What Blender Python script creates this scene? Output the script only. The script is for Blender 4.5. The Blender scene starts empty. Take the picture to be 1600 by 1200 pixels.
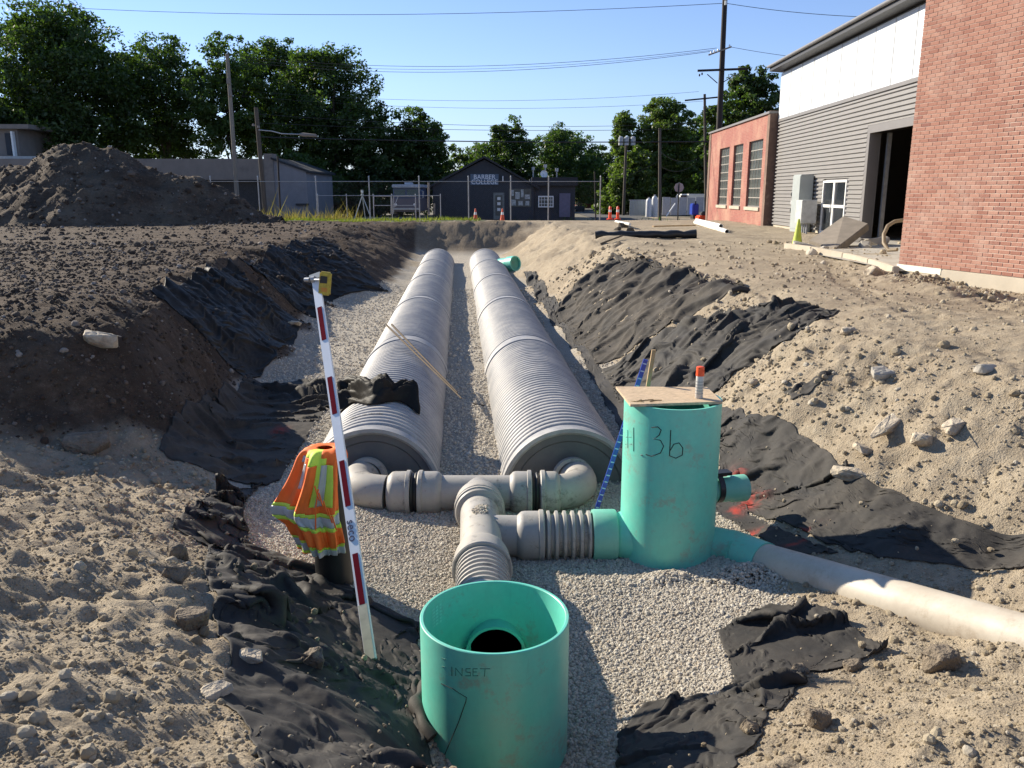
import bpy, bmesh, math, random
import numpy as np
from mathutils import Vector, Matrix, Euler
random.seed(7); rng = np.random.default_rng(7)
PI = math.pi
sc = bpy.context.scene
# ------------------------------------------------------------------ camera
CZ = 3.15; PITCH = math.radians(13.0); F = 1294.0
cp, sp = math.cos(PITCH), math.sin(PITCH)
cam_d = bpy.data.cameras.new('camera'); cam = bpy.data.objects.new('camera', cam_d)
sc.collection.objects.link(cam); sc.camera = cam
cam.location = (0, 0, CZ); cam.rotation_euler = (PI/2 - PITCH, 0, 0)
cam_d.sensor_width = 36.0; cam_d.lens = 36.0*F/1600.0; cam_d.clip_start = 0.05; cam_d.clip_end = 3000
# ------------------------------------------------------------------ world + sun
SUN_AZ = math.radians(54.0); SUN_EL = math.radians(26.5)       # azimuth measured left of straight ahead
w = bpy.data.worlds.new('World'); sc.world = w; w.use_nodes = True
wn = w.node_tree; wn.nodes.clear()
wo = wn.nodes.new('ShaderNodeOutputWorld'); bg = wn.nodes.new('ShaderNodeBackground')
sky = wn.nodes.new('ShaderNodeTexSky'); sky.sky_type = 'NISHITA'; sky.sun_disc = False
sky.sun_elevation = SUN_EL; sky.sun_rotation = -SUN_AZ
sky.altitude = 200; sky.air_density = 1.0; sky.dust_density = 0.0; sky.ozone_density = 3.0
bg.inputs['Strength'].default_value = 0.10
tcw = wn.nodes.new('ShaderNodeTexCoord'); sxw = wn.nodes.new('ShaderNodeSeparateXYZ'); rw = wn.nodes.new('ShaderNodeValToRGB'); mw = wn.nodes.new('ShaderNodeMix'); mw.data_type = 'RGBA'; mw.blend_type = 'MULTIPLY'; mw.inputs[0].default_value = 1
wn.links.new(tcw.outputs['Generated'], sxw.inputs[0]); wn.links.new(sxw.outputs[2], rw.inputs[0])      # clear blue air: less glare low down
for e_, (p_, c_) in zip((rw.color_ramp.elements[0], rw.color_ramp.elements[1], rw.color_ramp.elements.new(.12)), ((.0, (.54, .56, .78, 1)), (.45, (1.10, .95, 1.0, 1)), (.12, (.77, .75, .91, 1)))): e_.position = p_; e_.color = c_
wn.links.new(sky.outputs[0], mw.inputs[6]); wn.links.new(rw.outputs[0], mw.inputs[7]); wn.links.new(mw.outputs[2], bg.inputs[0]); wn.links.new(bg.outputs[0], wo.inputs[0])
sd = bpy.data.lights.new('sun', 'SUN'); sun = bpy.data.objects.new('sun', sd); sc.collection.objects.link(sun)
sd.energy = 5.0; sd.angle = math.radians(0.53); sd.color = (1.0, 0.90, 0.74)
sdir = Vector((-math.sin(SUN_AZ)*math.cos(SUN_EL), math.cos(SUN_AZ)*math.cos(SUN_EL), math.sin(SUN_EL)))
sun.rotation_euler = sdir.to_track_quat('Z', 'Y').to_euler(); sun.location = (-20, 20, 40)
sc.view_settings.view_transform = 'Standard'; sc.view_settings.look = 'None'
sc.view_settings.gamma = 1.0; sc.view_settings.exposure = 0.95; sc.view_settings.use_curve_mapping = False
sc.cycles.max_bounces = 6; sc.cycles.transparent_max_bounces = 8; sc.cycles.use_denoising = True

# ------------------------------------------------------------------ measuring helpers (photo pixel -> place)
def ray(px, py):
    u = (px-800)/F; v = (py-600)/F
    return np.array([u, cp - v*sp, -sp - v*cp])
def PZ(px, py, z):            # point where the sight line meets height z
    r = ray(px, py); t = (z-CZ)/r[2]; return Vector((r[0]*t, r[1]*t, z))
def PY(px, py, y):            # point where the sight line meets the vertical plane at distance y
    r = ray(px, py); t = y/r[1]; return Vector((r[0]*t, y, CZ+r[2]*t))

# ------------------------------------------------------------------ noise
_perm = rng.permutation(512); _perm = np.concatenate([_perm, _perm, _perm])
_ga = rng.uniform(0, 2*PI, 512); _gx = np.cos(_ga); _gy = np.sin(_ga)
def pn(x, y):
    x = np.asarray(x, float); y = np.asarray(y, float)
    xi = np.floor(x).astype(int); yi = np.floor(y).astype(int); xf = x-xi; yf = y-yi
    xi &= 511; yi &= 511
    def g(ix, iy, dx, dy):
        h = _perm[_perm[ix & 511] + (iy & 511)] & 511
        return _gx[h]*dx + _gy[h]*dy
    u = xf*xf*xf*(xf*(xf*6-15)+10); v = yf*yf*yf*(yf*(yf*6-15)+10)
    a = g(xi, yi, xf, yf); b = g(xi+1, yi, xf-1, yf); c = g(xi, yi+1, xf, yf-1); d = g(xi+1, yi+1, xf-1, yf-1)
    return (a*(1-u)+b*u)*(1-v) + (c*(1-u)+d*u)*v
def fbm(x, y, o=4, seed=0, gain=.5):
    s = 0; a = 1; f = 1
    for i in range(o):
        s = s + a*pn(x*f+seed*17.3+i*5.1, y*f-seed*9.7+i*3.3); a *= gain; f *= 2.03
    return s
def ridge(x, y, o=3, seed=0):
    s = 0; a = 1; f = 1
    for i in range(o):
        s = s + a*(1-2.2*np.abs(pn(x*f+seed*13.1+i*7.7, y*f+seed*5.9-i*2.3))); a *= .5; f *= 2.1
    return s
def sstep(a, b, x):
    t = np.clip((x-a)/(b-a), 0, 1); return t*t*(3-2*t)

# ------------------------------------------------------------------ terrain heights
def midx(y): return .1 - .0629*y            # centre line between the two big pipes
ctl = []
for y in (8.5, 10, 12, 14, 17, 20, 24, 28, 33, 38, 42):
    m = midx(y)
    for u in (-1.1, 0, 1.1, 2.1): ctl.append((m+u, y, -.02))
    ctl.append((m+2.45, y, .1)); ctl.append((m+3.5, y, .95))
    cr = 1.62 + (.12 if y > 22 else 0)
    cw = 4.6 if y > 9 else 5.0
    ctl.append((m+cw, y, cr)); ctl.append((m+cw+2, y, 1.6)); ctl.append((m+cw+7, y, 1.58))
for y, ut, uc in ((12.5, -3.6, -5.1), (14, -3.7, -5.1), (17, -3.85, -5.2), (20, -4.0, -5.5), (24, -4.2, -5.6), (27, -2.6, -5.6), (30, -2.2, -5.6), (33, -2.1, -5.5), (38, -2.1, -5.3), (42, -2.1, -5.2)):
    m = midx(y)
    if ut < -3: ctl.append((m-2.4, y, 0.0))
    ctl.append((m+ut, y, .08)); ctl.append((m+uc, y, 1.56)); ctl.append((m+(ut+uc)/2, y, .86))
    ctl.append((m+uc-2.5, y, 1.6)); ctl.append((m+uc-9, y, 1.58))
for x in (-16, -12, -8, -5, -3, 0, 3, 6, 10, 15, 22):
    if -8 < x < 2.9: ctl.append((x, 45.9, 1.58))
    ctl.append((x, 48, 1.6)); ctl.append((x, 52, 1.45)); ctl.append((x, 58, 1.15)); ctl.append((x, 64, 1.05)); ctl.append((x, 75, 1.05))
for x in (-4.4, -3, -1.5): ctl.append((x, 43.6, .15)); ctl.append((x, 44.9, .9))
for x, y, z in [(0, 43.8, .3), (1.2, 43, .7), (-.3, 42, .1), (0, 45.2, 1.1)]: ctl.append((x, y, z))
ctl += [(-30, 40, 1.6), (-30, 20, 1.6), (-15, 10, 1.6), (30, 40, 1.55), (30, 20, 1.6), (15, 8, 1.65), (-30, 60, 1.2), (30, 60, 1.1),
  # pit floor, near end
  (-1.5, 8, 0), (1.5, 8, 0), (-1.2, 7, -.02), (0, 6, -.02), (.8, 6.2, -.02), (1.2, 5.4, 0), (.9, 4.6, 0), (.5, 4.2, 0), (0, 5, -.02), (-.6, 5.4, 0), (-1.1, 6.0, .03),
  (1.4, 7.0, .0), (2.0, 6.6, .05), (2.2, 5.8, .08), (-2.3, 8.2, .05), (-2.6, 9.4, .08), (-2.2, 7.2, .12), (-3.2, 10.8, .12), (.2, 3.6, .02), (-.1, 3.85, -.12), (.35, 4.0, -.06), (-.1, 4.36, -.05),
  # left flank
  (-3.6, 8.65, .33), (-4.2, 8.2, .45), (-4.8, 7.85, .55), (-5.6, 7.6, .66), (-6.6, 7.45, .78), (-3.75, 9.4, .30), (-3.9, 10.2, .26), (-4.1, 11.2, .2), (-4.2, 12.2, .16),
  (-3.1, 8.3, .2), (-3.8, 7.75, .42), (-3.0, 7.4, .33), (-4.6, 7.2, .56), (-6.2, 6.8, .80), (-8.5, 7.2, 1.0),
  (-5.0, 8.75, 1.40), (-4.55, 9.3, 1.36), (-4.6, 9.9, 1.50), (-4.85, 10.9, 1.52), (-5.0, 11.8, 1.54), (-5.7, 8.65, 1.50), (-6.7, 8.5, 1.56), (-8.6, 8.5, 1.6), (-5.6, 9.6, 1.58), (-7, 9.6, 1.6), (-5.7, 12, 1.58), (-10, 9, 1.6),
  (-1.75, 6.3, .16), (-2.2, 6.4, .24), (-2.0, 5.6, .42), (-2.6, 5.8, .52), (-3.4, 6.2, .60), (-2.7, 4.9, .78), (-3.3, 4.7, .85), (-2.7, 3.9, 1.08), (-2.1, 4.6, .80), (-1.6, 4.7, .60), (-1.2, 4.1, .55), (-1.3, 3.1, 1.05), (-1.9, 3.0, 1.25),
  (-2.2, 2.2, 1.45), (-1.2, 2.2, 1.40), (-.75, 4.3, .3), (-.6, 3.8, .34), (-.5, 3.2, .58), (-4.4, 4.4, 1.15), (-5.5, 5.2, 1.1), (-4, 2.5, 1.5), (-7, 3, 1.6),
  (0, 2.6, .95), (.1, 3.2, .45), (0, 1.2, 1.5), (0, 0, 1.6), (-2, .5, 1.6), (2, .5, 1.5), (0, -3, 1.6), (-6, -3, 1.6), (6, -3, 1.6), (4, 1, 1.5),
  # right flank
  (1.22, 4.25, .18), (.64, 3.6, .3), (1.6, 3.6, .5), (2.05, 2.9, .85), (1.2, 2.6, .85), (2.4, 4.6, .3), (1.8, 4.75, .2), (3.0, 3.2, .85), (3.0, 4.3, .38),
  (3.0, 5.0, .32), (2.6, 5.5, .22), (2.6, 6.1, .2), (3.4, 5.6, .42), (2.3, 6.9, .12), (3.72, 6.0, .62), (3.7, 5.8, .45), (2.3, 8.0, .15), (3.0, 7.3, .5), (3.6, 7.4, 1.0), (3.3, 8.2, 1.0),
  (3.0, 4.66, .44), (3.4, 4.6, .54), (2.65, 4.35, .40), (3.9, 4.7, .62), (4.53, 7.1, 1.5), (4.6, 8.3, 1.55), (5.2, 6.2, 1.5), (4.3, 5.4, .95), (4.4, 4.2, .8), (5.6, 4.4, 1.35), (4.8, 2.6, 1.2), (7, 3, 1.6), (6.5, 8, 1.62), (9, 12, 1.36), (7.2, 14, 1.45), (8.2, 14, 1.38), (8.6, 10, 1.45), (7.5, 16.2, 1.47), (10, 9, 1.5)]
ctl = np.array(ctl); CX, CY, CZt = ctl[:, 0].copy(), ctl[:, 1].copy(), ctl[:, 2].copy()
def _k(dx, dy): return np.sqrt(dx*dx+dy*dy+.04)
_A = _k(CX[:, None]-CX[None], CY[:, None]-CY[None]) - np.eye(len(CX))*.06
_n = len(CX); _M = np.zeros((_n+1, _n+1)); _M[:_n, :_n] = _A; _M[:_n, _n] = 1; _M[_n, :_n] = 1
_W = np.linalg.solve(_M, np.append(CZt, 0))
def base(x, y):
    x = np.asarray(x, float); y = np.asarray(y, float); sh = x.shape; xf = x.ravel(); yf = y.ravel()
    out = np.empty(xf.size)
    for i in range(0, xf.size, 20000):
        s = slice(i, i+20000)
        out[s] = _k(xf[s, None]-CX[None], yf[s, None]-CY[None]) @ _W[:_n] + _W[_n]
    return out.reshape(sh)
def gravel_mask(x, y, b=None):
    b = base(x, y) if b is None else b
    n = .10*fbm(x*1.3, y*1.3, 3, 4)
    m = 1 - sstep(.14, .24, b + n)
    m = m*sstep(3.3, 3.7, y)*(1-sstep(43, 44, y))
    m = m*(1 - sstep(2.0, 2.25, x + .4*n)*(1-sstep(6.9, 7.3, y)))
    return m
def dark_mask(x, y):
    u = x - midx(y)
    edge = -2.35 - 1.0*sstep(6.6, 7.6, -x+3) * 0
    line = (y-7.95) - np.where(x > -4.8, .70, .25)*(x+4.8)            # boundary between pale foreground and dark bank
    m = sstep(-.15, .25, line + .25*fbm(x*.9, y*.9, 3, 8))*sstep(2.2, 2.5, -u)
    back = sstep(43.2, 44, y)*(1-sstep(.4, 1.2, x+.8*fbm(x, y, 2, 3)))*(1-sstep(46, 46.3, y))
    return np.clip(np.maximum(m*(1-sstep(47, 49, y)), back*.55), 0, 1)
def lump(x, y, b=None, g=None):
    b = base(x, y) if b is None else b
    g = gravel_mask(x, y, b) if g is None else g
    slope = sstep(.25, .6, b)*(1-sstep(1.50, 1.58, b))
    left = sstep(.5, 3.0, -x)
    near = 1-sstep(9, 14, y)
    d = .10*fbm(x*.7, y*.7, 4, 1) + .035*ridge(x*2.2+.3*fbm(x, y, 2, 7), y*2.2, 3, 2)*(.5+.5*slope) + .02*fbm(x*7, y*7, 3, 3)
    d = d + slope*.07*fbm(x*2.5, y*2.5, 3, 5) + slope*.085*ridge(x*.55+.4*fbm(x, y, 2, 61), y*1.9+.5*fbm(x*.8, y*.8, 2, 62), 2, 63)*(1-.5*near) + .05*near*left*ridge(x*.9, y*1.7+.6*fbm(x, y, 2, 64), 2, 65) + .03*left*near*(np.abs(fbm(x*5, y*5, 3, 9))-.2)
    d = d*(.45+.55*np.maximum(slope, near))
    d = d + .03*ridge(x*.5, y*2.6, 2, 12)*sstep(6, 10, -x)*(1-sstep(40, 46, y)) + .025*ridge(x*.6, y*3.1, 3, 13)*sstep(4, 8, x)
    for (ax, ay, bx_, by_) in ((4.9, 9.0, 10.2, 32.0), (6.5, 8.6, 11.8, 31.5)):      # tyre tracks on the compacted ground
        L_ = math.hypot(bx_-ax, by_-ay); tx, ty = (bx_-ax)/L_, (by_-ay)/L_; al_ = (x-ax)*tx+(y-ay)*ty; ac = np.abs((x-ax)*ty-(y-ay)*tx+.35*np.sin(al_*.35))
        d = d - (.030+.014*np.sign(np.sin(al_*2*PI/.22+ac*6)))*(1-sstep(.16, .24, ac))*(1-sstep(16, 22, al_))*sstep(0, 1, al_)
    gv = .03*fbm(x*.9, y*.9, 3, 6) + .006*fbm(x*16, y*16, 2, 2)
    far = 1-sstep(46.5, 50, y)
    return (d*(1-g) + gv*g)*far
def height(x, y):
    b = base(x, y); g = gravel_mask(x, y, b); return b + lump(x, y, b, g)
def hz(x, y): return float(height(np.array([x]), np.array([y]))[0])
_ts = np.exp(np.linspace(math.log(1.8), math.log(60), 700))
def G(px, py, up=0.0):        # point on the ground seen at a photo pixel
    r = ray(px, py); xs = r[0]*_ts; ys = r[1]*_ts; zs = CZ + r[2]*_ts
    h = height(xs, ys)+up; k = np.argmax(zs <= h)
    if zs[k] > h[k]: k = len(_ts)-1
    if k > 0:
        a = zs[k-1]-h[k-1]; b2 = h[k]-zs[k]; f = a/(a+b2+1e-9); t = _ts[k-1]*(1-f)+_ts[k]*f
    else: t = _ts[k]
    x, y = r[0]*t, r[1]*t
    return Vector((x, y, hz(x, y)+up))

# ------------------------------------------------------------------ materials
MATS = {}
def _new(name):
    m = bpy.data.materials.new(name); m.use_nodes = True; nt = m.node_tree
    return m, nt, nt.nodes['Principled BSDF'], nt.nodes['Material Output']
def N(nt, t, **kw):
    n = nt.nodes.new(t)
    for k, v in kw.items():
        if k[0] == '_': setattr(n, k[1:], v)
        else: n.inputs[k].default_value = v
    return n
def ramp(nt, fac, stops):
    r = nt.nodes.new('ShaderNodeValToRGB'); el = r.color_ramp.elements
    while len(el) < len(stops): el.new(.5)
    for e, (p, c) in zip(el, stops): e.position = p; e.color = (c[0], c[1], c[2], 1) if not isinstance(c, float) else (c, c, c, 1)
    nt.links.new(fac, r.inputs[0]); return r.outputs[0]
def mixc(nt, fac, a, b, mode='MIX'):
    m = nt.nodes.new('ShaderNodeMix'); m.data_type = 'RGBA'; m.blend_type = mode
    for s, v in ((0, fac), (6, a), (7, b)):
        if hasattr(v, 'node'): nt.links.new(v, m.inputs[s])
        else: m.inputs[s].default_value = v if s == 0 else (v[0], v[1], v[2], 1)
    return m.outputs[2]
def math_(nt, op, a, b=0.0, clamp=False):
    m = nt.nodes.new('ShaderNodeMath'); m.operation = op; m.use_clamp = clamp
    for s, v in ((0, a), (1, b)):
        if hasattr(v, 'node'): nt.links.new(v, m.inputs[s])
        else: m.inputs[s].default_value = v
    return m.outputs[0]
def coords(nt, kind='Object', scale=(1, 1, 1)):
    t = nt.nodes.new('ShaderNodeTexCoord'); mp = nt.nodes.new('ShaderNodeMapping'); mp.inputs['Scale'].default_value = scale
    nt.links.new(t.outputs[kind], mp.inputs[0]); return mp.outputs[0]
def noise(nt, vec, scale, detail=4, rough=.6, dist=0):
    n = N(nt, 'ShaderNodeTexNoise', Scale=scale, Detail=detail, Roughness=rough, Distortion=dist)
    if vec is not None: nt.links.new(vec, n.inputs['Vector'])
    return n.outputs[0]
def bump(nt, hgt, strength, dist, normal=None):
    b = nt.nodes.new('ShaderNodeBump'); b.inputs['Strength'].default_value = strength; b.inputs['Distance'].default_value = dist
    nt.links.new(hgt, b.inputs['Height'])
    if normal is not None: nt.links.new(normal, b.inputs['Normal'])
    return b.outputs[0]
def mat(name, col, rough=.6, var=.15, scale=6, dirt=None, dirt_amt=.0, bmp=0, bscale=60, metal=0, spec=.5, stretch=(1, 1, 1), bdist=.01, kind='Object'):
    if name in MATS: return MATS[name]
    m, nt, p, o = _new(name); c = coords(nt, kind, stretch)
    n1 = noise(nt, c, scale, 5); lo = [max(0, v*(1-var)) for v in col]; hi = [min(1, v*(1+var)) for v in col]
    cc = ramp(nt, n1, [(.3, lo), (.7, hi)])
    if dirt:
        n2 = noise(nt, c, scale*.45, 6, .65); f = ramp(nt, n2, [(.62-dirt_amt*.3, 0.0), (.72-dirt_amt*.2, 1.0)])
        f2 = math_(nt, 'MULTIPLY', f, min(1, .4+dirt_amt)); cc = mixc(nt, f2, cc, dirt)
    nt.links.new(cc, p.inputs['Base Color']); p.inputs['Roughness'].default_value = rough; p.inputs['Metallic'].default_value = metal
    p.inputs['Specular IOR Level'].default_value = spec
    if bmp:
        n3 = noise(nt, c, bscale, 4); nt.links.new(bump(nt, n3, bmp, bdist), p.inputs['Normal'])
    MATS[name] = m; return m

def soil_mat():
    m, nt, p, o = _new('soil'); c = coords(nt)
    a1 = N(nt, 'ShaderNodeAttribute', _attribute_name='gravel'); a2 = N(nt, 'ShaderNodeAttribute', _attribute_name='dark'); a3 = N(nt, 'ShaderNodeAttribute', _attribute_name='damp_and_shade')
    n1 = noise(nt, c, 1.1, 8, .65); n2 = noise(nt, c, 9, 8, .7); n3 = noise(nt, c, 55, 5, .7)
    vor = N(nt, 'ShaderNodeTexVoronoi', Scale=70.0); nt.links.new(c, vor.inputs['Vector'])
    tan = ramp(nt, n2, [(.25, (.265, .212, .148)), (.5, (.385, .32, .23)), (.75, (.485, .415, .31))])
    tan = mixc(nt, ramp(nt, n1, [(.35, 0.0), (.7, .6)]), tan, (.24, .19, .135))
    drk = ramp(nt, n2, [(.25, (.048, .034, .023)), (.55, (.100, .071, .050)), (.8, (.20, .15, .11))])
    drk = mixc(nt, ramp(nt, n1, [(.5, 0.0), (.75, .35)]), drk, (.20, .165, .13))
    nst = noise(nt, coords(nt, 'Object', (.25, 1.4, 1)), 1.2, 6, .7); drk = mixc(nt, ramp(nt, nst, [(.42, 0.0), (.58, .7)]), drk, (.045, .033, .025))
    grv = mixc(nt, vor.outputs['Distance'], (.58, .53, .45), (.2, .18, .15))
    grv = mixc(nt, ramp(nt, n2, [(.4, 0.0), (.7, .4)]), grv, (.34, .29, .22))
    col = mixc(nt, a2.outputs['Fac'], tan, drk)
    col = mixc(nt, math_(nt, 'MULTIPLY', a3.outputs['Fac'], .75), col, (.115, .092, .07))  # darker tone for damp soil and for shade painted in the near-left pocket
    col = mixc(nt, a1.outputs['Fac'], col, grv)
    peb = ramp(nt, n3, [(.62, 0.0), (.70, .55)])
    col = mixc(nt, peb, col, (.40, .36, .30))
    nt.links.new(col, p.inputs['Base Color']); p.inputs['Roughness'].default_value = .95; p.inputs['Specular IOR Level'].default_value = .15
    h = math_(nt, 'ADD', math_(nt, 'MULTIPLY', n2, 1.0), math_(nt, 'MULTIPLY', n3, .35))
    b1 = bump(nt, h, .9, .05); b2 = bump(nt, vor.outputs['Distance'], .5, .012, b1)
    nt.links.new(b2, p.inputs['Normal']); return m
SOIL = soil_mat()
def stone_mat(name, stops, rough=.9):
    m, nt, p, o = _new(name); oi = N(nt, 'ShaderNodeObjectInfo'); at = N(nt, 'ShaderNodeAttribute', _attribute_name='rnd', _attribute_type='INSTANCER')
    n = noise(nt, coords(nt), 30, 4); f = math_(nt, 'FRACT', math_(nt, 'ADD', at.outputs['Fac'], oi.outputs['Random']))
    c = ramp(nt, f, stops); c = mixc(nt, .35, c, ramp(nt, n, [(.3, .35), (.7, 1.0)]), 'MULTIPLY')
    nt.links.new(c, p.inputs['Base Color']); p.inputs['Roughness'].default_value = rough; p.inputs['Specular IOR Level'].default_value = .2
    nt.links.new(bump(nt, n, .6, .02), p.inputs['Normal']); return m
M_GRAVEL = stone_mat('limestone_gravel', [(0.0, (.48, .42, .34)), (.4, (.63, .57, .47)), (.75, (.76, .70, .59)), (1.0, (.56, .47, .36))])
M_CLOD = stone_mat('soil_clod', [(0.0, (.32, .255, .17)), (.5, (.43, .355, .245)), (.85, (.49, .415, .295)), (1.0, (.58, .52, .42))])
M_DCLOD = stone_mat('dark_clod', [(0.0, (.055, .04, .03)), (.6, (.11, .082, .06)), (.9, (.18, .14, .11)), (1.0, (.36, .32, .28))])
M_ROCK = mat('limestone_rock', (.47, .40, .30), .85, .3, 8, (.26, .2, .14), .5, .8, 20, bdist=.03)
M_CONC = mat('weathered_concrete', (.36, .33, .28), .85, .15, 3, (.24, .19, .14), .3, .4, 40)
M_CONCW = mat('pale_foundation_concrete', (.42, .37, .29), .9, .1, 2, (.36, .30, .22), .3, .3, 40)
M_TEAL = None
def pipe_plastic(name, col, rough, dust, dust_amt, extra=None):
    m, nt, p, o = _new(name); c = coords(nt)
    n1 = noise(nt, c, 2.2, 7, .7); n2 = noise(nt, c, 14, 6, .7)
    cc = ramp(nt, n2, [(.3, [v*.93 for v in col]), (.7, [min(1, v*1.05) for v in col])])
    f = math_(nt, 'MULTIPLY', ramp(nt, n1, [(.42, 0.0), (.72, 1.0)]), dust_amt)
    cc = mixc(nt, f, cc, dust)
    n3 = noise(nt, coords(nt, 'Object', (1, 1, .15)), 40, 3); f3 = math_(nt, 'MULTIPLY', ramp(nt, n3, [(.6, 0.0), (.75, 1.0)]), .12)
    cc = mixc(nt, f3, cc, (.1, .1, .09))
    n5 = noise(nt, c, 3.3, 8, .8); f5 = ramp(nt, n5, [(.55, 0.0), (.64, .6)])
    if extra: cc = mixc(nt, f5, cc, extra)
    nt.links.new(cc, p.inputs['Base Color']); nt.links.new(ramp(nt, n1, [(.3, rough*.85), (.7, min(1, rough*1.4))]), p.inputs['Roughness'])
    nt.links.new(bump(nt, n2, .06, .01), p.inputs['Normal']); MATS[name] = m; return m
M_TEAL = pipe_plastic('teal_sewer_pvc', (.135, .57, .44), .38, (.26, .48, .38), .5, (.27, .27, .20))
M_TEALP = pipe_plastic('pale_teal_pvc', (.17, .47, .36), .5, (.3, .42, .34), .5)
M_HDPE = pipe_plastic('dusty_grey_hdpe', (.27, .27, .272), .5, (.50, .475, .44), .85)
M_HDPED = pipe_plastic('dark_grey_plate', (.10, .10, .105), .5, (.2, .19, .17), .5)
M_PVC = pipe_plastic('grey_fitting', (.32, .305, .28), .5, (.44, .40, .33), .6, (.05, .048, .045))
M_WHITE = pipe_plastic('cream_pvc_pipe', (.50, .45, .365), .5, (.36, .30, .23), .7, (.33, .27, .20))
M_BLACKP = mat('black_plastic', (.012, .012, .013), .45, .2, 8)
def fabric_mat(name, col, rough, dust_amt, sheen=0.2, weave=.3):
    m, nt, p, o = _new(name); c = coords(nt)
    n1 = noise(nt, c, 1.6, 7, .7); n2 = noise(nt, c, 22, 5, .7); n3 = noise(nt, c, 350, 2, .5)
    cc = ramp(nt, n2, [(.3, [v*.8 for v in col]), (.7, [v*1.2 for v in col])])
    f = math_(nt, 'MULTIPLY', ramp(nt, n1, [(.35, 0.0), (.75, 1.0)]), dust_amt)
    cc = mixc(nt, f, cc, (.15, .125, .095))
    sp_ = ramp(nt, noise(nt, c, 60, 3, .6), [(.70, 0.0), (.74, .5)]); cc = mixc(nt, sp_, cc, (.22, .19, .15))
    red = N(nt, 'ShaderNodeAttribute', _attribute_name='paint'); cc = mixc(nt, math_(nt, 'MULTIPLY', red.outputs['Fac'], ramp(nt, n2, [(.35, .3), (.55, 1.0)])), cc, (.33, .035, .022))
    nt.links.new(cc, p.inputs['Base Color']); p.inputs['Roughness'].default_value = rough; p.inputs['Specular IOR Level'].default_value = sheen
    h = math_(nt, 'ADD', n2, math_(nt, 'MULTIPLY', n3, weave))
    nt.links.new(bump(nt, h, .3, .012), p.inputs['Normal']); MATS[name] = m; return m
M_GEO = fabric_mat('black_geotextile', (.026, .0252, .0245), .78, .28, .3)
M_GEOD = fabric_mat('dusty_geotextile', (.032, .030, .028), .85, .55, .25)
M_POLY = fabric_mat('glossy_black_sheeting', (.010, .0098, .0095), .58, .16, .12, .0)
M_WOOD = mat('raw_timber', (.42, .29, .15), .75, .25, 5, None, 0, .3, 30, stretch=(1, 1, .1))
M_OLDW = mat('weathered_pole_wood', (.085, .07, .055), .9, .3, 4, None, 0, .5, 30, stretch=(3, 3, .2))
M_DARKW = mat('creosoted_pole_wood', (.02, .015, .013), .8, .4, 4, stretch=(3, 3, .2))
M_PALEW = mat('grey_pole_wood', (.2, .18, .15), .9, .3, 4, stretch=(3, 3, .2))
M_OSB = mat('plywood_lid', (.52, .39, .25), .75, .28, 22, (.25, .16, .09), .15, .4, 60, stretch=(1, 3, 1))
M_GALV = mat('galvanised_steel', (.36, .37, .38), .45, .15, 8, metal=.6)
M_ORANGE = mat('hi_vis_orange', (.95, .17, .02), .7, .1, 9)
M_LIME = mat('lime_trim', (.60, .80, .08), .7, .1, 9)
M_SILVER = mat('reflective_silver', (.45, .45, .44), .35, .1, 9)
M_RODW = mat('white_rod_paint', (.70, .72, .74), .4, .06, 5)
M_RODR = mat('dark_red_rod_paint', (.15, .008, .018), .9, .1, 5, spec=.05)
M_INK = mat('black_marker_ink', (.01, .012, .012), .6, .1, 5)
M_INKF = mat('faded_marker_ink', (.03, .13, .10), .6, .1, 5)
M_BLUE = mat('blue_paint', (.012, .045, .34), .35, .15, 9)
M_REDO = mat('orange_red_plastic', (.85, .09, .02), .4, .08, 9)
M_CANW = mat('pale_can_paint', (.50, .48, .44), .35, .1, 12)
M_YEL = mat('worn_yellow_plastic', (.45, .33, .04), .5, .3, 40)
M_YG = mat('yellow_green_plastic', (.42, .50, .05), .5, .15, 9, (.2, .19, .08), .2)
M_CONE = mat('orange_cone_plastic', (.70, .10, .035), .55, .2, 9)
M_WIRE = mat('black_cable', (.02, .02, .022), .6, .1, 5)
M_GREYB = mat('grey_cabinet_paint', (.34, .37, .36), .45, .06, 5)
M_ASPH = mat('asphalt_road', (.075, .073, .07), .9, .2, 2, bmp=.2, bscale=60)
M_GRASSY = mat('roadside_turf', (.075, .085, .03), .95, .35, 3, (.16, .13, .09), .3, .5, 30)
M_DKWALL = mat('dark_navy_siding', (.030, .036, .045), .7, .12, 4)
M_DKTRIM = mat('charcoal_roof', (.022, .024, .027), .75, .2, 6)
M_STUCCO = mat('grey_block_wall', (.20, .175, .155), .9, .12, 1.5, (.10, .095, .09), .2, .1, 30)
M_GLASS = mat('dark_window_glass', (.02, .024, .028), .12, .3, 3, spec=.8)
M_OLDGL = mat('dusty_steel_sash_glass', (.06, .068, .062), .35, .5, 3, spec=.5)
M_WFR = mat('white_frame_paint', (.75, .75, .72), .4, .04, 4)
M_WPAN = mat('translucent_white_panel', (.58, .61, .63), .45, .10, .5, (.48, .46, .42), .15)
M_SIDING = mat('grey_corrugated_siding', (.235, .225, .215), .5, .05, 2)
M_GTRIM = mat('grey_metal_trim', (.17, .16, .155), .5, .05, 2)
M_REDBR = None

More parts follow.
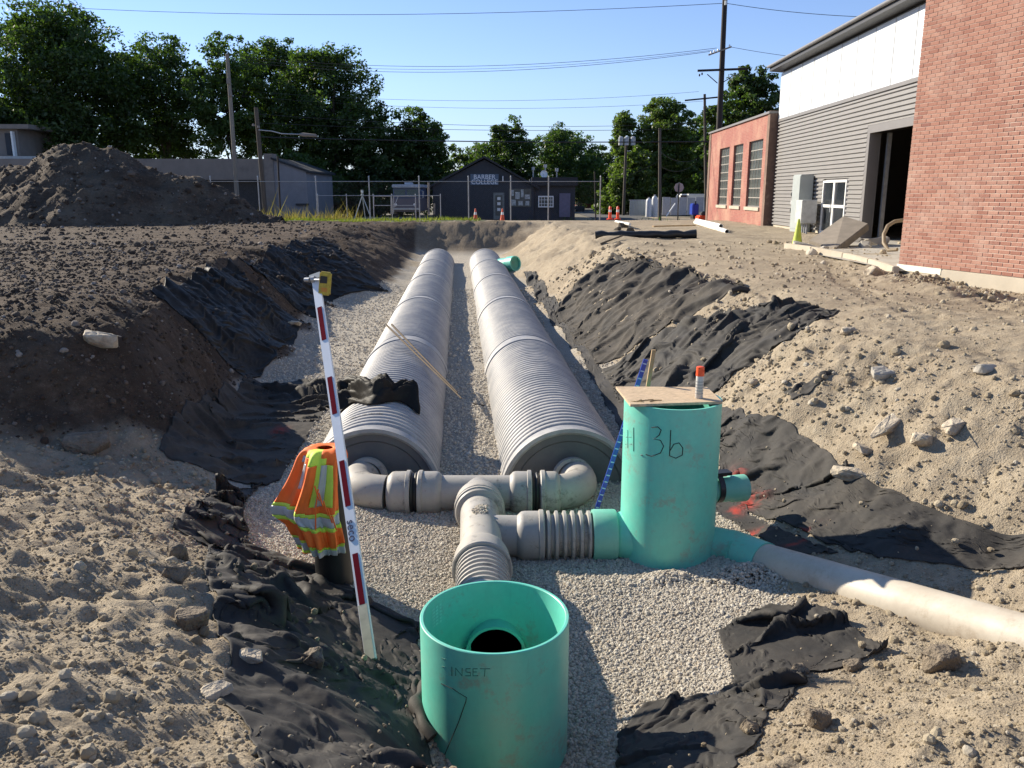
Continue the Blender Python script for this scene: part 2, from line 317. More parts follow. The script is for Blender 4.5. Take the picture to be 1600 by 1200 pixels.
def brick_mat(name, stops):
    m, nt, p, o = _new(name); oi = N(nt, 'ShaderNodeObjectInfo'); at = N(nt, 'ShaderNodeAttribute', _attribute_name='rnd')
    c = coords(nt); n = noise(nt, c, 35, 5, .7); f = math_(nt, 'FRACT', math_(nt, 'ADD', at.outputs['Fac'], oi.outputs['Random']))
    cc = ramp(nt, f, stops); cc = mixc(nt, .5, cc, ramp(nt, n, [(.3, .55), (.7, 1.0)]), 'MULTIPLY')
    gp = nt.nodes.new('ShaderNodeNewGeometry'); nw = noise(nt, gp.outputs['Position'], 1.1, 6, .7); cc = mixc(nt, ramp(nt, nw, [(.5, 0.0), (.78, .45)]), cc, (.52, .40, .33)); nw2 = noise(nt, gp.outputs['Position'], .5, 4, .6); cc = mixc(nt, ramp(nt, nw2, [(.5, 0.0), (.8, .4)]), cc, (.26, .13, .10))
    nt.links.new(cc, p.inputs['Base Color']); p.inputs['Roughness'].default_value = .9; p.inputs['Specular IOR Level'].default_value = .2
    nt.links.new(bump(nt, n, .5, .006), p.inputs['Normal']); return m
M_BRICK = brick_mat('red_brick', [(0.0, (.29, .135, .10)), (.35, (.35, .175, .13)), (.7, (.40, .215, .16)), (.93, (.32, .155, .115)), (1.0, (.26, .12, .095))])
M_MORTAR = mat('pale_mortar', (.55, .44, .36), .95, .1, 20, bmp=.3)
def old_brick_mat():
    m, nt, p, o = _new('old_red_brick_wall')
    c = coords(nt); sw = nt.nodes.new('ShaderNodeSeparateXYZ'); nt.links.new(c, sw.inputs[0]); cb = nt.nodes.new('ShaderNodeCombineXYZ')
    nt.links.new(math_(nt, 'ADD', sw.outputs[0], sw.outputs[1]), cb.inputs[0]); nt.links.new(sw.outputs[2], cb.inputs[1])
    b = N(nt, 'ShaderNodeTexBrick', Scale=1.0); b.inputs['Brick Width'].default_value = .22; b.inputs['Row Height'].default_value = .075; b.inputs['Mortar Size'].default_value = .008
    b.inputs['Color1'].default_value = (.24, .075, .058, 1); b.inputs['Color2'].default_value = (.30, .10, .075, 1); b.inputs['Mortar'].default_value = (.28, .15, .12, 1)
    nt.links.new(cb.outputs[0], b.inputs['Vector'])
    n = noise(nt, c, .7, 6, .7); col = mixc(nt, ramp(nt, n, [(.45, 0.0), (.75, .75)]), b.outputs['Color'], (.42, .26, .18))
    nt.links.new(col, p.inputs['Base Color']); p.inputs['Roughness'].default_value = .9; nt.links.new(bump(nt, b.outputs['Fac'], -.3, .006), p.inputs['Normal']); return m
M_REDBR = old_brick_mat()
M_OLDPIL = mat('brown_brick_pilaster', (.16, .10, .075), .9, .2, 4, (.32, .24, .17), .2, .3, 30)
def leaf_mat(name, c1, c2, trans):
    m, nt, p, o = _new(name); nt.nodes.remove(p)
    n = noise(nt, coords(nt), .35, 3); at = N(nt, 'ShaderNodeAttribute', _attribute_name='rnd')
    f = math_(nt, 'ADD', math_(nt, 'MULTIPLY', n, .6), math_(nt, 'MULTIPLY', at.outputs['Fac'], .4)); cc = ramp(nt, f, [(.25, c1), (.75, c2)])
    d = N(nt, 'ShaderNodeBsdfDiffuse'); t = N(nt, 'ShaderNodeBsdfTranslucent'); g = N(nt, 'ShaderNodeBsdfGlossy', Roughness=.45); g.inputs[0].default_value = (.5, .5, .5, 1)
    nt.links.new(cc, d.inputs[0]); nt.links.new(mixc(nt, 1.0, cc, (1.25, 1.5, .5), 'MULTIPLY'), t.inputs[0])
    m1 = N(nt, 'ShaderNodeMixShader'); m1.inputs[0].default_value = trans; nt.links.new(d.outputs[0], m1.inputs[1]); nt.links.new(t.outputs[0], m1.inputs[2])
    m2 = N(nt, 'ShaderNodeMixShader'); m2.inputs[0].default_value = .05; nt.links.new(m1.outputs[0], m2.inputs[1]); nt.links.new(g.outputs[0], m2.inputs[2])
    nt.links.new(m2.outputs[0], o.inputs[0]); return m
M_LEAF = [leaf_mat('dark_green_leaves', (.032, .054, .017), (.085, .13, .035), .5), leaf_mat('mid_green_leaves', (.04, .07, .018), (.10, .155, .04), .45), leaf_mat('pale_green_leaves', (.06, .09, .024), (.15, .20, .055), .5)]
M_BARK = mat('tree_bark', (.055, .045, .035), .95, .3, 5, bmp=.5, bscale=20)

# ------------------------------------------------------------------ object helpers
COL = sc.collection
def tag(o, label=None, cat=None, group=None, kind=None):
    if label: o['label'] = label
    if cat: o['category'] = cat
    if group: o['group'] = group
    if kind: o['kind'] = kind
    return o
def thing(name, label, cat, loc=(0, 0, 0), rz=0, group=None):
    o = bpy.data.objects.new(name, None); COL.objects.link(o); o.location = loc; o.rotation_euler = (0, 0, rz); o.empty_display_size = .2
    return tag(o, label, cat, group)
def origin_of(o):
    v = Vector((0, 0, 0))
    while o is not None: v += o.location; o = o.parent
    return v
def np_mesh(name, V, Fq, material=None, smooth=False, attrs=None):
    V = np.asarray(V, np.float32); me = bpy.data.meshes.new(name); nv = len(V)
    Fq = np.asarray(Fq, np.int32); k = Fq.shape[1]; nf = len(Fq)
    me.vertices.add(nv); me.vertices.foreach_set('co', V.ravel()); me.loops.add(nf*k); me.loops.foreach_set('vertex_index', Fq.ravel())
    me.polygons.add(nf); me.polygons.foreach_set('loop_start', np.arange(nf, dtype=np.int32)*k)
    me.polygons.foreach_set('use_smooth', np.full(nf, bool(smooth)))
    for an, (dom, arr) in (attrs or {}).items():
        a = me.attributes.new(an, 'FLOAT', dom); a.data.foreach_set('value', np.asarray(arr, np.float32))
    me.update(calc_edges=True)
    if material: me.materials.append(material)
    return me
def link(name, me, parent=None, loc=None):
    o = bpy.data.objects.new(name, me); COL.objects.link(o)
    if parent is not None: o.parent = parent
    if loc is not None: o.location = loc
    return o
class MB:
    def __init__(s): s.v = []; s.f = []
    def add(s, vs, fs):
        n = len(s.v); s.v += [tuple(v) for v in vs]; s.f += [tuple(i+n for i in f) for f in fs]; return s
    def box(s, c, size, rot=None):
        hx, hy, hz_ = size[0]/2, size[1]/2, size[2]/2; R = Euler(rot).to_matrix() if rot is not None and not isinstance(rot, Matrix) else rot
        vs = []
        for z in (-hz_, hz_):
            for x, y in ((-hx, -hy), (hx, -hy), (hx, hy), (-hx, hy)):
                p = Vector((x, y, z)); p = R @ p if R is not None else p; vs.append(p+Vector(c))
        return s.add(vs, [(3, 2, 1, 0), (4, 5, 6, 7), (0, 1, 5, 4), (1, 2, 6, 5), (2, 3, 7, 6), (3, 0, 4, 7)])
    def tube(s, pts, r, n=8, cap=True):
        pts = [Vector(p) for p in pts]; rr = r if hasattr(r, '__len__') else [r]*len(pts); vs = []
        T0 = (pts[1]-pts[0]).normalized(); up = Vector((0, 0, 1)) if abs(T0.z) < .9 else Vector((1, 0, 0)); a = T0.cross(up).normalized()
        for i, p in enumerate(pts):
            T = (pts[min(i+1, len(pts)-1)]-pts[max(i-1, 0)]).normalized(); a = (a - T*a.dot(T)).normalized(); b = T.cross(a)
            for k in range(n): t = 2*PI*k/n; vs.append(p + (a*math.cos(t)+b*math.sin(t))*rr[i])
        fs = [(i*n+k, i*n+(k+1) % n, (i+1)*n+(k+1) % n, (i+1)*n+k) for i in range(len(pts)-1) for k in range(n)]
        if cap: fs += [tuple(reversed(range(n))), tuple(range((len(pts)-1)*n, len(pts)*n))]
        return s.add(vs, fs)
    def lathe(s, prof, A, B, n=32, closed=False):      # prof: (t along A->B in metres, radius)
        A = Vector(A); T = (Vector(B)-A).normalized(); up = Vector((0, 0, 1)) if abs(T.z) < .9 else Vector((0, 1, 0)); a = T.cross(up).normalized(); b = T.cross(a); vs = []
        for t, r in prof:
            for k in range(n): q = 2*PI*k/n; vs.append(A+T*t+(a*math.cos(q)+b*math.sin(q))*r)
        m = len(prof); fs = [(i*n+k, i*n+(k+1) % n, (i+1)*n+(k+1) % n, (i+1)*n+k) for i in range(m-1) for k in range(n)]
        if closed: fs += [((m-1)*n+k, (m-1)*n+(k+1) % n, (k+1) % n, k) for k in range(n)]
        else: fs += [tuple(reversed(range(n))), tuple(range((m-1)*n, m*n))] if closed is False else []
        return s.add(vs, fs)
    def prism(s, poly, ext):
        n = len(poly); e = Vector(ext); vs = [Vector(p) for p in poly]+[Vector(p)+e for p in poly]
        return s.add(vs, [tuple(reversed(range(n))), tuple(range(n, 2*n))]+[(i, (i+1) % n, n+(i+1) % n, n+i) for i in range(n)])
    def build(s, name, material, parent=None, smooth=None, bev=0, label=None):
        o0 = origin_of(parent) if parent is not None else Vector((0, 0, 0))
        me = bpy.data.meshes.new(name); me.from_pydata([(v[0]-o0.x, v[1]-o0.y, v[2]-o0.z) for v in s.v], [], s.f)
        bm = bmesh.new(); bm.from_mesh(me)
        bmesh.ops.recalc_face_normals(bm, faces=bm.faces)
        if bev: bmesh.ops.bevel(bm, geom=[e for e in bm.edges if len(e.link_faces) == 2 and e.calc_face_angle(0) > .5], offset=bev, segments=2, affect='EDGES', clamp_overlap=True)
        bm.to_mesh(me); bm.free(); me.materials.append(material)
        if smooth is not None:
            me.polygons.foreach_set('use_smooth', np.ones(len(me.polygons), bool)); me.set_sharp_from_angle(angle=math.radians(smooth))
        o = link(name, me, parent)
        if label: o['label'] = label
        return o
def copy_tree(o, parent=None):
    c = o.copy(); COL.objects.link(c)
    if parent is not None: c.parent = parent
    for ch in list(o.children): copy_tree(ch, c)
    return c

# ------------------------------------------------------------------ ground sheet
def fan_grid(nx, ny, y0, y1, spread, off):
    ys = np.exp(np.linspace(math.log(y0), math.log(y1), ny)); s = np.linspace(-1, 1, nx)
    s = .55*s + .45*s**3
    Y, S = np.meshgrid(ys, s, indexing='ij'); X = S*spread*(Y+off)
    idx = np.arange(nx*ny).reshape(ny, nx); Fq = np.stack([idx[:-1, :-1], idx[:-1, 1:], idx[1:, 1:], idx[1:, :-1]], -1).reshape(-1, 4)
    return X, Y, Fq
X, Y, Fq = fan_grid(560, 640, 1.3, 75.0, 1.25, 2.2)
Bh = base(X, Y); Gm = gravel_mask(X, Y, Bh); Z = Bh + lump(X, Y, Bh, Gm); Dm = dark_mask(X, Y)
damp_and_shade = sstep(.05, .5, fbm(X*.55, Y*.55, 4, 21))*sstep(1.5, 2.2, -X)*(1-sstep(6, 7, Y))*.7 + sstep(.1, .5, fbm(X*.8, Y*.8, 4, 22))*.35  # near-left term paints the pocket's shade into the colour; the rest is damp soil
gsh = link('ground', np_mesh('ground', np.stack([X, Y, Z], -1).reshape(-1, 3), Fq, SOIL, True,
    {'gravel': ('POINT', Gm.ravel()), 'dark': ('POINT', Dm.ravel()), 'damp_and_shade': ('POINT', np.clip(damp_and_shade, 0, 1).ravel())})); tag(gsh, kind='structure')
# wide terrain behind, beside and beyond (meets the worked ground at its rim)
mb = MB()
rim_n = [tuple(v) for v in np.stack([X[0], Y[0], Z[0]], -1)[::8]]
M_FARG = mat('distant_ground', (.16, .14, .10), .95, .25, .2, (.07, .09, .03), .3)
def sheet(name, pts, material, kind='structure'):
    m_ = MB(); m_.add(pts, [tuple(range(len(pts)))]); o = m_.build(name, material); return tag(o, kind=kind)
sheet('terrain', [(-1500, -1500, .9), (1500, -1500, .9), (1500, 2500, .9), (-1500, 2500, .9)], M_FARG)
for o in (bpy.data.objects['terrain'],):      # cut the worked area out so it stays below the pit
    bm = bmesh.new(); bm.from_mesh(o.data); bm.clear()
    ring_o = [(-1500, -1500), (1500, -1500), (1500, 2500), (-1500, 2500)]; ring_i = [(-4.3, 1.32), (4.3, 1.32), (96, 74.9), (-96, 74.9)]
    zi = [1.5, 1.5, 1.04, 1.04]; vo = [bm.verts.new((x, y, 1.04)) for x, y in ring_o]; vi = [bm.verts.new((x, y, z)) for (x, y), z in zip(ring_i, zi)]
    for i in range(4): bm.faces.new((vo[i], vo[(i+1) % 4], vi[(i+1) % 4], vi[i]))
    bmesh.ops.recalc_face_normals(bm, faces=bm.faces); bm.to_mesh(o.data); bm.free()
#PART2
# ================================================================== big pipes
PIPE_R = .762; ZC = -.157
ANG = math.atan(.0629); DIRV = Vector((-math.sin(ANG), math.cos(ANG), 0))
def ribbed_profile(L, R, ribs):
    pr = [(0, R-.06), (0, R-.012), (.10, R-.012), (.22, R-.012)]
    p = (L-.22-.34)/ribs
    for i in range(ribs):
        t = .22+p*i
        pr += [(t+.10*p, R-.045), (t+.28*p, R-.045), (t+.42*p, R-.006), (t+.58*p, R), (t+.82*p, R), (t+.96*p, R-.008)]
    pr += [(L-.33, R-.02), (L-.31, R+.018), (L-.02, R+.018), (L, R-.01), (L, R-.06)]
    return pr
SECL = 6.05
def section_mesh(name, n):
    m = MB(); m.lathe(ribbed_profile(SECL-.01, PIPE_R, 40), (0, 0, 0), (0, 1, 0), n, closed=None); o = m.build(name, M_HDPE, None, smooth=50)
    me = o.data; bpy.data.objects.remove(o); return me
secA = section_mesh('pipe_section', 80)
def big_pipe(cx, label, nsec):
    st = Vector((cx, 8.8, ZC)); t = thing('detention_pipe', label, 'drainage pipe', st, ANG, 'big corrugated detention pipes')
    for i in range(nsec):
        o = link('pipe_section', secA, t, (0, i*SECL, 0))
    # end plate with a rim and a reducer collar
    m = MB(); m.lathe([(0, PIPE_R-.06), (-.03, PIPE_R-.03), (-.03, PIPE_R+.012), (.07, PIPE_R+.012), (.07, PIPE_R-.06)], (0, 0, 0), (0, 1, 0), 80, closed=True)
    e = m.build('end_ring', M_HDPE, None, smooth=40); e.parent = t
    m = MB(); m.lathe([(.02, .02), (.02, .30), (.05, .32), (.05, .60), (.03, .62), (.03, PIPE_R-.055)], (0, 0, 0), (0, 1, 0), 64, closed=None)
    e = m.build('end_plate', M_HDPED, None, smooth=30); e.parent = t
    m = MB(); m.lathe([(-.06, .20), (-.06, .255), (-.02, .26), (.03, .29), (.03, .20)], (0, 0, 0), (0, 1, 0), 40, closed=True)
    e = m.build('collar', M_PVC, None, smooth=40); e.parent = t
    m = MB(); m.lathe([(0, .5), (0, PIPE_R)], (0, nsec*SECL-.02, 0), (0, nsec*SECL+1, 0), 48); e = m.build('far_cap', M_HDPED, None); e.parent = t
    return t
LX, RX = -1.565, .64
tL = big_pipe(LX, 'left one of the two long grey corrugated drainage pipes, crumpled black cloth on top', 5)
big_pipe(RX, 'right one of the two long grey corrugated drainage pipes, behind the tall green riser', 5)
m = MB()
for i in range(26):
    if i in (5, 9, 14, 20): continue
    a_ = -.42+i*.020; y0 = .66+random.uniform(-.006, .006); r_ = PIPE_R+.0015
    m.add([(r_*math.sin(a_+da), y0+dy, r_*math.cos(a_+da)) for da, dy in ((0, 0), (.013, .0), (.013+random.uniform(-.006, .004), .042), (random.uniform(-.003, .006), .042))], [(0, 1, 2, 3)])
pm_ = m.build('printed_mark', mat('faded_print_ink', (.05, .05, .055), .7), None); pm_.parent = tL; pm_['kind'] = 'stuff'

# ================================================================== fittings
def bell(m, A, B, R, n=40):   # bell socket from A to B
    L = (Vector(B)-Vector(A)).length
    m.lathe([(0, R-.02), (.01, R+.0), (L*.18, R+.035), (L*.30, R+.042), (L-.05, R+.042), (L-.045, R+.055), (L-.01, R+.055), (L, R+.045), (L, R-.03)], A, B, n, closed=None)
def elbow(m, p0, p1, p2, R, n=32):  # quarter bend through corner p1
    p0, p1, p2 = Vector(p0), Vector(p1), Vector(p2); pts = [p0+(p1-p0)*.0]
    for i in range(9):
        t = i/8; pts.append((p0*(1-t)**2 + p1*2*t*(1-t) + p2*t*t))
    m.tube(pts[1:], R, n)
zM = .12; yM = 8.1; RM = .185
man = thing('manifold', 'grey PVC header pipe with bells and elbows joining the two big pipes', 'pipe manifold', (-.4, yM, 0))
m = MB(); m.tube([(-1.28, yM, zM), (.42, yM, zM)], RM, 40); m.build('pipe', M_PVC, man, smooth=40)
for cx, s in ((LX, -1), (RX, 1)):
    m = MB(); ex = cx+s*.08; elbow(m, (ex-s*.34, yM, zM), (ex+s*.05, yM, zM+.02), (ex-s*.0, yM+.46, zM), RM); m.tube([(ex, yM+.44, zM), (cx, 8.84, .02)], RM, 32); m.build('elbow', M_PVC, man, smooth=40)
    m = MB(); m.lathe([(0, RM), (0, RM+.04), (.10, RM+.045), (.12, RM)], (cx+s*.04, yM+.50, .10), (cx+s*.02, yM+.7, .06), 36, closed=True); m.build('collar', M_PVC, man, smooth=40)
X1 = lambda px: (px-800)/F*(yM*cp+3*sp)
for a, b in ((606, 643), (693, 654), (795, 831), (876, 844)):
    m = MB(); bell(m, (X1(a), yM, zM), (X1(b), yM, zM), RM); m.build('bell', M_PVC, man, smooth=40)
for a, b in ((643, 654), (831, 844)):
    m = MB(); m.lathe([(0, RM+.02), (.01, RM+.035), (.03, RM+.02), (.05, RM+.035), (.075, RM+.02)], (X1(a), yM, zM), (X1(b), yM, zM), 36); m.build('gasket', M_BLACKP, man, smooth=40)
# tee stem towards the near riser
P0 = Vector((-.345, yM, zM)); P1 = Vector((-.165, 4.80, .25)); dv = (P1-P0).normalized(); al = lambda d: P0+dv*d
m = MB(); m.tube([al(0), al(2.0)], RM, 40); m.build('stem', M_PVC, man, smooth=40)
for a, b in ((.22, .50), (.62, .51)):
    m = MB(); bell(m, al(a), al(b), RM+.008); m.build('bell', M_PVC, man, smooth=40)
m = MB(); bell(m, al(1.66), al(1.97), RM+.005); m.build('bell', M_PVC, man, smooth=40)
def corr(m, A, B, R, pitch, depth, n=36):
    L = (Vector(B)-Vector(A)).length; k = int(L/pitch); p = L/k; pr = [(0, R-depth)]
    for i in range(k): t = i*p; pr += [(t+.15*p, R-depth), (t+.35*p, R), (t+.65*p, R), (t+.85*p, R-depth)]
    pr += [(L, R-depth)]; m.lathe(pr, A, B, n, closed=None)
cpn = thing('flexible_pipe', 'grey corrugated pipe running from the manifold tee into the near green riser', 'corrugated pipe', al(1.95))
m = MB(); corr(m, al(1.95), al(3.22), RM+.03, .075, .035); m.build('ribbed_tube', M_PVC, cpn, smooth=50)
# branch to the tall riser
C36 = Vector((1.40, 7.0, 0)); R36 = .42; T36 = 1.41; zB = .12
bx0 = al(1.08)
br = thing('branch_pipe', 'grey corrugated branch pipe with dirty bell between the tee and the tall riser', 'corrugated pipe', (.4, 7.0, 0))
Xb = lambda px: (px-800)/F*(7.0*cp+3*sp)
m = MB(); m.tube([(bx0.x, 7.02, zB), (Xb(822), 7.0, zB)], RM, 36); m.build('stub', M_PVC, br, smooth=40)
m = MB(); bell(m, (Xb(806), 7.0, zB), (Xb(850), 7.0, zB), RM); m.build('bell', M_PVC, br, smooth=40)
m = MB(); corr(m, (Xb(850), 7.0, zB), (Xb(926), 7.0, zB), RM+.045, .070, .04); m.build('ribbed_tube', M_PVC, br, smooth=50)
# gravel spilled on top of the tee is added with the stones

# ================================================================== tall green riser with lid
riser = thing('riser', 'tall closed teal green riser marked .3b with a plywood lid on top', 'sewer riser', C36)
m = MB(); m.lathe([(-.25, R36-.02), (-.25, R36), (T36, R36), (T36, R36-.022), (0.1, R36-.022)], C36, C36+Vector((0, 0, 1)), 72, closed=None); m.build('barrel', M_TEAL, riser, smooth=40)
m = MB(); m.tube([(1.25, 7.0, zB), (Xb(966)+.0, 7.0, zB)], .215, 40); m.build('inlet_stub', M_TEAL, riser, smooth=40)
m = MB(); m.lathe([(0, .2), (0, .238), (.02, .243), (.20, .243), (.215, .236), (.22, .21)], (Xb(925), 7.0, zB), (Xb(965), 7.0, zB), 44, closed=None); m.build('inlet_bell', M_TEALP, riser, smooth=40)
# saddle gusset between stub and barrel
m = MB(); m.lathe([(0, .205), (.16, .26), (.22, .30)], (Xb(965)-.02, 7.0, zB), (1.3, 7.0, zB), 40, closed=None); m.build('saddle', M_TEAL, riser, smooth=60)
WS = Vector((1.93, 6.93, .0)); WE = Vector((3.05, 4.98, .36)); wd = (Vector((2.03, 6.8, .02))-WE).normalized()
wpt = lambda t: WE + wd*t
Lw = (Vector((2.03, 6.8, .02))-WE).length
m = MB(); m.tube([C36+Vector((.25, -.02, .06)), wpt(Lw)+Vector((-.06, .08, .02)), wpt(Lw-.28)], .178, 44); m.build('outlet_stub', M_TEAL, riser, smooth=60)
m = MB(); m.lathe([(0, .18), (.0, .20), (.03, .2), (.03, .18)], wpt(Lw+.0), wpt(Lw-1), 40, closed=True); m.build('outlet_rib', M_TEAL, riser, smooth=40)
m = MB(); m.lathe([(0, .0), (0, .11), (.12, .115), (.30, .115), (.32, .125), (.46, .125), (.46, .0)], (1.72, 7.18, .48), (2.6, 7.42, .47), 28, closed=None); m.build('side_stub', M_TEALP, riser, smooth=40)
m = MB(); m.lathe([(0, .13), (0, .14), (.05, .14), (.05, .13)], (1.86, 7.22, .5), (2.6, 7.42, .49), 24, closed=True)
m.box((1.93, 7.24, .64), (.16, .1, .03), (0, 0, .27)); m.build('clamp', M_BLACKP, riser, smooth=40)
def on_cyl(C, R, px_list, up=0.0):   # pen strokes seen at photo pixels, laid on a standing cylinder
    out = []
    for px, py in px_list:
        r = ray(px, py); a = r[0]**2+r[1]**2; b = -2*(r[0]*C.x+r[1]*C.y); c = C.x**2+C.y**2-(R+.001)**2; D = b*b-4*a*c
        t = (-b-math.sqrt(max(D, 0)))/(2*a); out.append(Vector((r[0]*t, r[1]*t, CZ+r[2]*t)))
    return out
def strokes(name, C, R, lists, wdt, material, parent):
    m = MB()
    for L in lists: m.tube(on_cyl(C, R, L), wdt, 5)
    return m.build(name, material, parent)
strokes('handwriting', C36, R36, [[(1001, 711), (1004, 711)], [(1018, 668), (1028, 667), (1033, 672), (1030, 680), (1022, 686), (1032, 688), (1037, 697), (1032, 708), (1018, 713), (1009, 710)],
    [(1048, 672), (1047, 695), (1046, 712), (1056, 716), (1066, 711), (1067, 700), (1061, 692), (1053, 694), (1047, 704)]], .0042, M_INK, riser)
strokes('faint_handwriting', C36, R36, [[(978, 683), (986, 683)], [(977, 694), (987, 694)], [(981, 672), (981, 700)], [(990, 668), (990, 705)]], .003, M_INKF, riser)
# lid
lidp = [PZ(985, 633, T36+.02), PZ(1129, 632, T36+.0), PZ(1105, 604, T36+.03), PZ(962, 603, T36+.03)]
lid = MB(); lid.prism([Vector((p.x, p.y, T36+.004)) for p in lidp], (0, 0, .022)); lo = lid.build('lid_board', M_OSB, None, bev=.002)
tag(lo, 'thin plywood board lying as a lid on the tall green riser', 'plywood lid')
# knocked corner with frayed wood
m = MB(); q = PZ(1003, 632, T36)
for i in range(14):
    a = q + Vector((random.uniform(-.1, .14), random.uniform(-.02, .05), random.uniform(.024, .03))); m.tube([a, a+Vector((random.uniform(.03, .09), random.uniform(-.03, .02), random.uniform(-.01, .012)))], .004, 4)
o = m.build('straw_wisp', mat('dry_straw', (.30, .20, .09), .9), None); tag(o, 'wisp of brown dried mud and straw on the lid front corner', 'debris')
# spray can
cb = PZ(1092, 622, T36+.026); can = thing('spray_can', 'orange capped marking paint can standing on the plywood lid', 'spray can', cb)
m = MB(); m.lathe([(0, .030), (.004, .033), (.19, .033), (.205, .028), (.21, .02)], cb, cb+Vector((0, 0, 1)), 24); m.build('can_body', M_CANW, can, smooth=40)
m = MB(); m.lathe([(.196, .034), (.198, .036), (.272, .033), (.276, .028)], cb, cb+Vector((0, 0, 1)), 24); m.box(cb+Vector((.02, -.03, .245)), (.015, .014, .012)); m.build('cap', M_REDO, can, smooth=40)
m = MB()
for k in range(5): m.lathe([(.04+k*.026, .0336), (.04+k*.026+.007, .0336)], cb, cb+Vector((0, 0, 1)), 24, closed=None)
m.build('label_print', mat('grey_label_ink', (.25, .25, .25), .5), can)
# wood stake leaning behind the riser, blue level
m = MB(); a = PY(1022, 547, 7.55); b = Vector((a.x-.16, a.y+.12, .2)); m.prism([a+Vector((-.018, 0, 0)), a+Vector((.018, 0, 0)), b+Vector((.018, 0, 0)), b+Vector((-.018, 0, 0))], (0, .03, 0)); o = m.build('wooden_stake', M_WOOD, None); tag(o, 'bare wooden grade stake standing behind the tall green riser', 'stake')
a = PY(1009, 562, 7.44); b = PZ(932, 797, .06); dd = (b-a).normalized(); sd_ = dd.cross(Vector((0, 1, 0))).normalized(); fr = sd_.cross(dd).normalized()
lv = thing('spirit_level', 'long blue box level leaning against the tall green riser', 'spirit level', b)
def bar(m, p, q, wx, wy, ax=None):
    p, q = Vector(p), Vector(q); T = (q-p).normalized(); s1 = (ax or Vector((0, 1, 0))); s1 = (s1-T*s1.dot(T)).normalized(); s2 = T.cross(s1)
    vs = [e+s2*a_*wx/2+s1*b_*wy/2 for e in (p, q) for a_, b_ in ((-1, -1), (1, -1), (1, 1), (-1, 1))]
    m.add(vs, [(3, 2, 1, 0), (4, 5, 6, 7), (0, 1, 5, 4), (1, 2, 6, 5), (2, 3, 7, 6), (3, 0, 4, 7)])
m = MB(); bar(m, b, a, .042, .02); m.build('rail', M_BLUE, lv)
m = MB(); c_ = b+(a-b)/44; bar(m, c_-dd*.006, c_+dd*.006, .034, .023); mk = m.build('marking', mat('pale_blue_print', (.35, .45, .65), .5), lv)
for k in range(1, 22): c2 = mk.copy(); COL.objects.link(c2); c2.parent = lv; c2.location = (a-b)*k/22
# white pvc pipe
wp = MB(); wp.lathe([(-1.6, .15), (-1.6, .166), (Lw-.26, .166), (Lw-.26, .150)], WE, wpt(1), 56, closed=None); o = wp.build('outlet_pipe', M_WHITE, None, smooth=40)
tag(o, 'long cream plastic pipe running from the tall riser into the dirt at right', 'drain pipe')

# ================================================================== near green riser
CN = Vector((-.10, 4.36, 0)); RN = .43; TN = .78
near = thing('riser', 'wide open-topped teal green riser in the foreground marked INSET', 'sewer riser', CN)
m = MB(); m.lathe([(-.3, RN), (TN-.004, RN), (TN, RN-.004), (TN, RN-.018), (TN-.004, RN-.022), (-.1, RN-.022)], CN, CN+Vector((0, 0, 1)), 96, closed=None); m.build('barrel', M_TEAL, near, smooth=35)
hC = CN + Vector((-.0, RN-.02, .335))
m = MB(); m.lathe([(0, .172), (0, .19), (.10, .19), (.10, .172)], hC+Vector((0, -.10, 0)), hC+Vector((0, 1, 0)), 44, closed=True); m.build('inlet_ring', M_TEAL, near, smooth=40)
m = MB(); m.lathe([(0, .0), (0, .173)], hC+Vector((0, -.035, 0)), hC+Vector((0, 1, 0)), 40); m.build('inlet_hole', mat('inlet_shade_black', (.004, .004, .005), .9), near)  # near-black disc, painted to stand for the shade inside the inlet pipe
m = MB(); m.lathe([(0, 0), (0, RN-.025)], CN+Vector((0, 0, -.08)), CN+Vector((0, 0, 1)), 48); m.build('bottom', M_TEAL, near)
strokes('handwriting', CN, RN, [[(689, 1068), (707, 1076), (729, 1090), (728, 1096), (716, 1130), (703, 1160), (691, 1188)]], .0026, M_INK, near)
for L_ in [[(706, 1042), (706, 1056)], [(712, 1056), (712, 1044), (722, 1056), (722, 1044)], [(735, 1045), (728, 1045), (728, 1050), (735, 1051), (735, 1056), (727, 1056)],
    [(746, 1045), (739, 1045), (739, 1056), (747, 1056)], [(739, 1050), (745, 1050)], [(750, 1045), (766, 1045)], [(758, 1045), (757, 1057)], [(690, 1028), (696, 1030)], [(690, 1041), (695, 1042)]]: strokes('faint_handwriting', CN, RN, [L_], .0018, M_INKF, near)
strokes('stain', CN, RN, [[(675, 1164), (676.5, 1166)]], .005, M_INK, near)
def inner_cyl(C, R, a0, a1, z0, z1, n=8):     # patch on the inner wall between two angles
    vs = [(C.x+R*math.sin(a), C.y+R*math.cos(a), z) for z in (z0, z1) for a in np.linspace(a0, a1, n)]
    return vs, [(i, i+1, n+i+1, n+i) for i in range(n-1)]
m = MB()
for r_ in range(6):
    z0 = TN-.055-r_*.022
    for k in range(3): m.add(*inner_cyl(CN, RN-.0245, -1.19+k*.10, -1.19+k*.10+.085-.02*((r_*3+k) % 3), z0-.014, z0, 3))
lbl = m.build('label_print', mat('faded_label_ink', (.22, .62, .50), .6), near)
# dark rolled fabric edge round the foot of the riser
# ================================================================== black post, vest, survey rod
PP = Vector((-1.44, 6.2, 0)); zb = hz(PP.x, PP.y)
post = thing('standpipe', 'short upright black pipe under the orange safety vest', 'standpipe', (PP.x, PP.y, zb))
m = MB(); corr_top = 1.12
m.lathe([(zb-.1, .15), (corr_top, .15), (corr_top, .135), (zb, .135)], PP, PP+Vector((0, 0, 1)), 40, closed=None); m.build('pipe_wall', M_BLACKP, post, smooth=40)
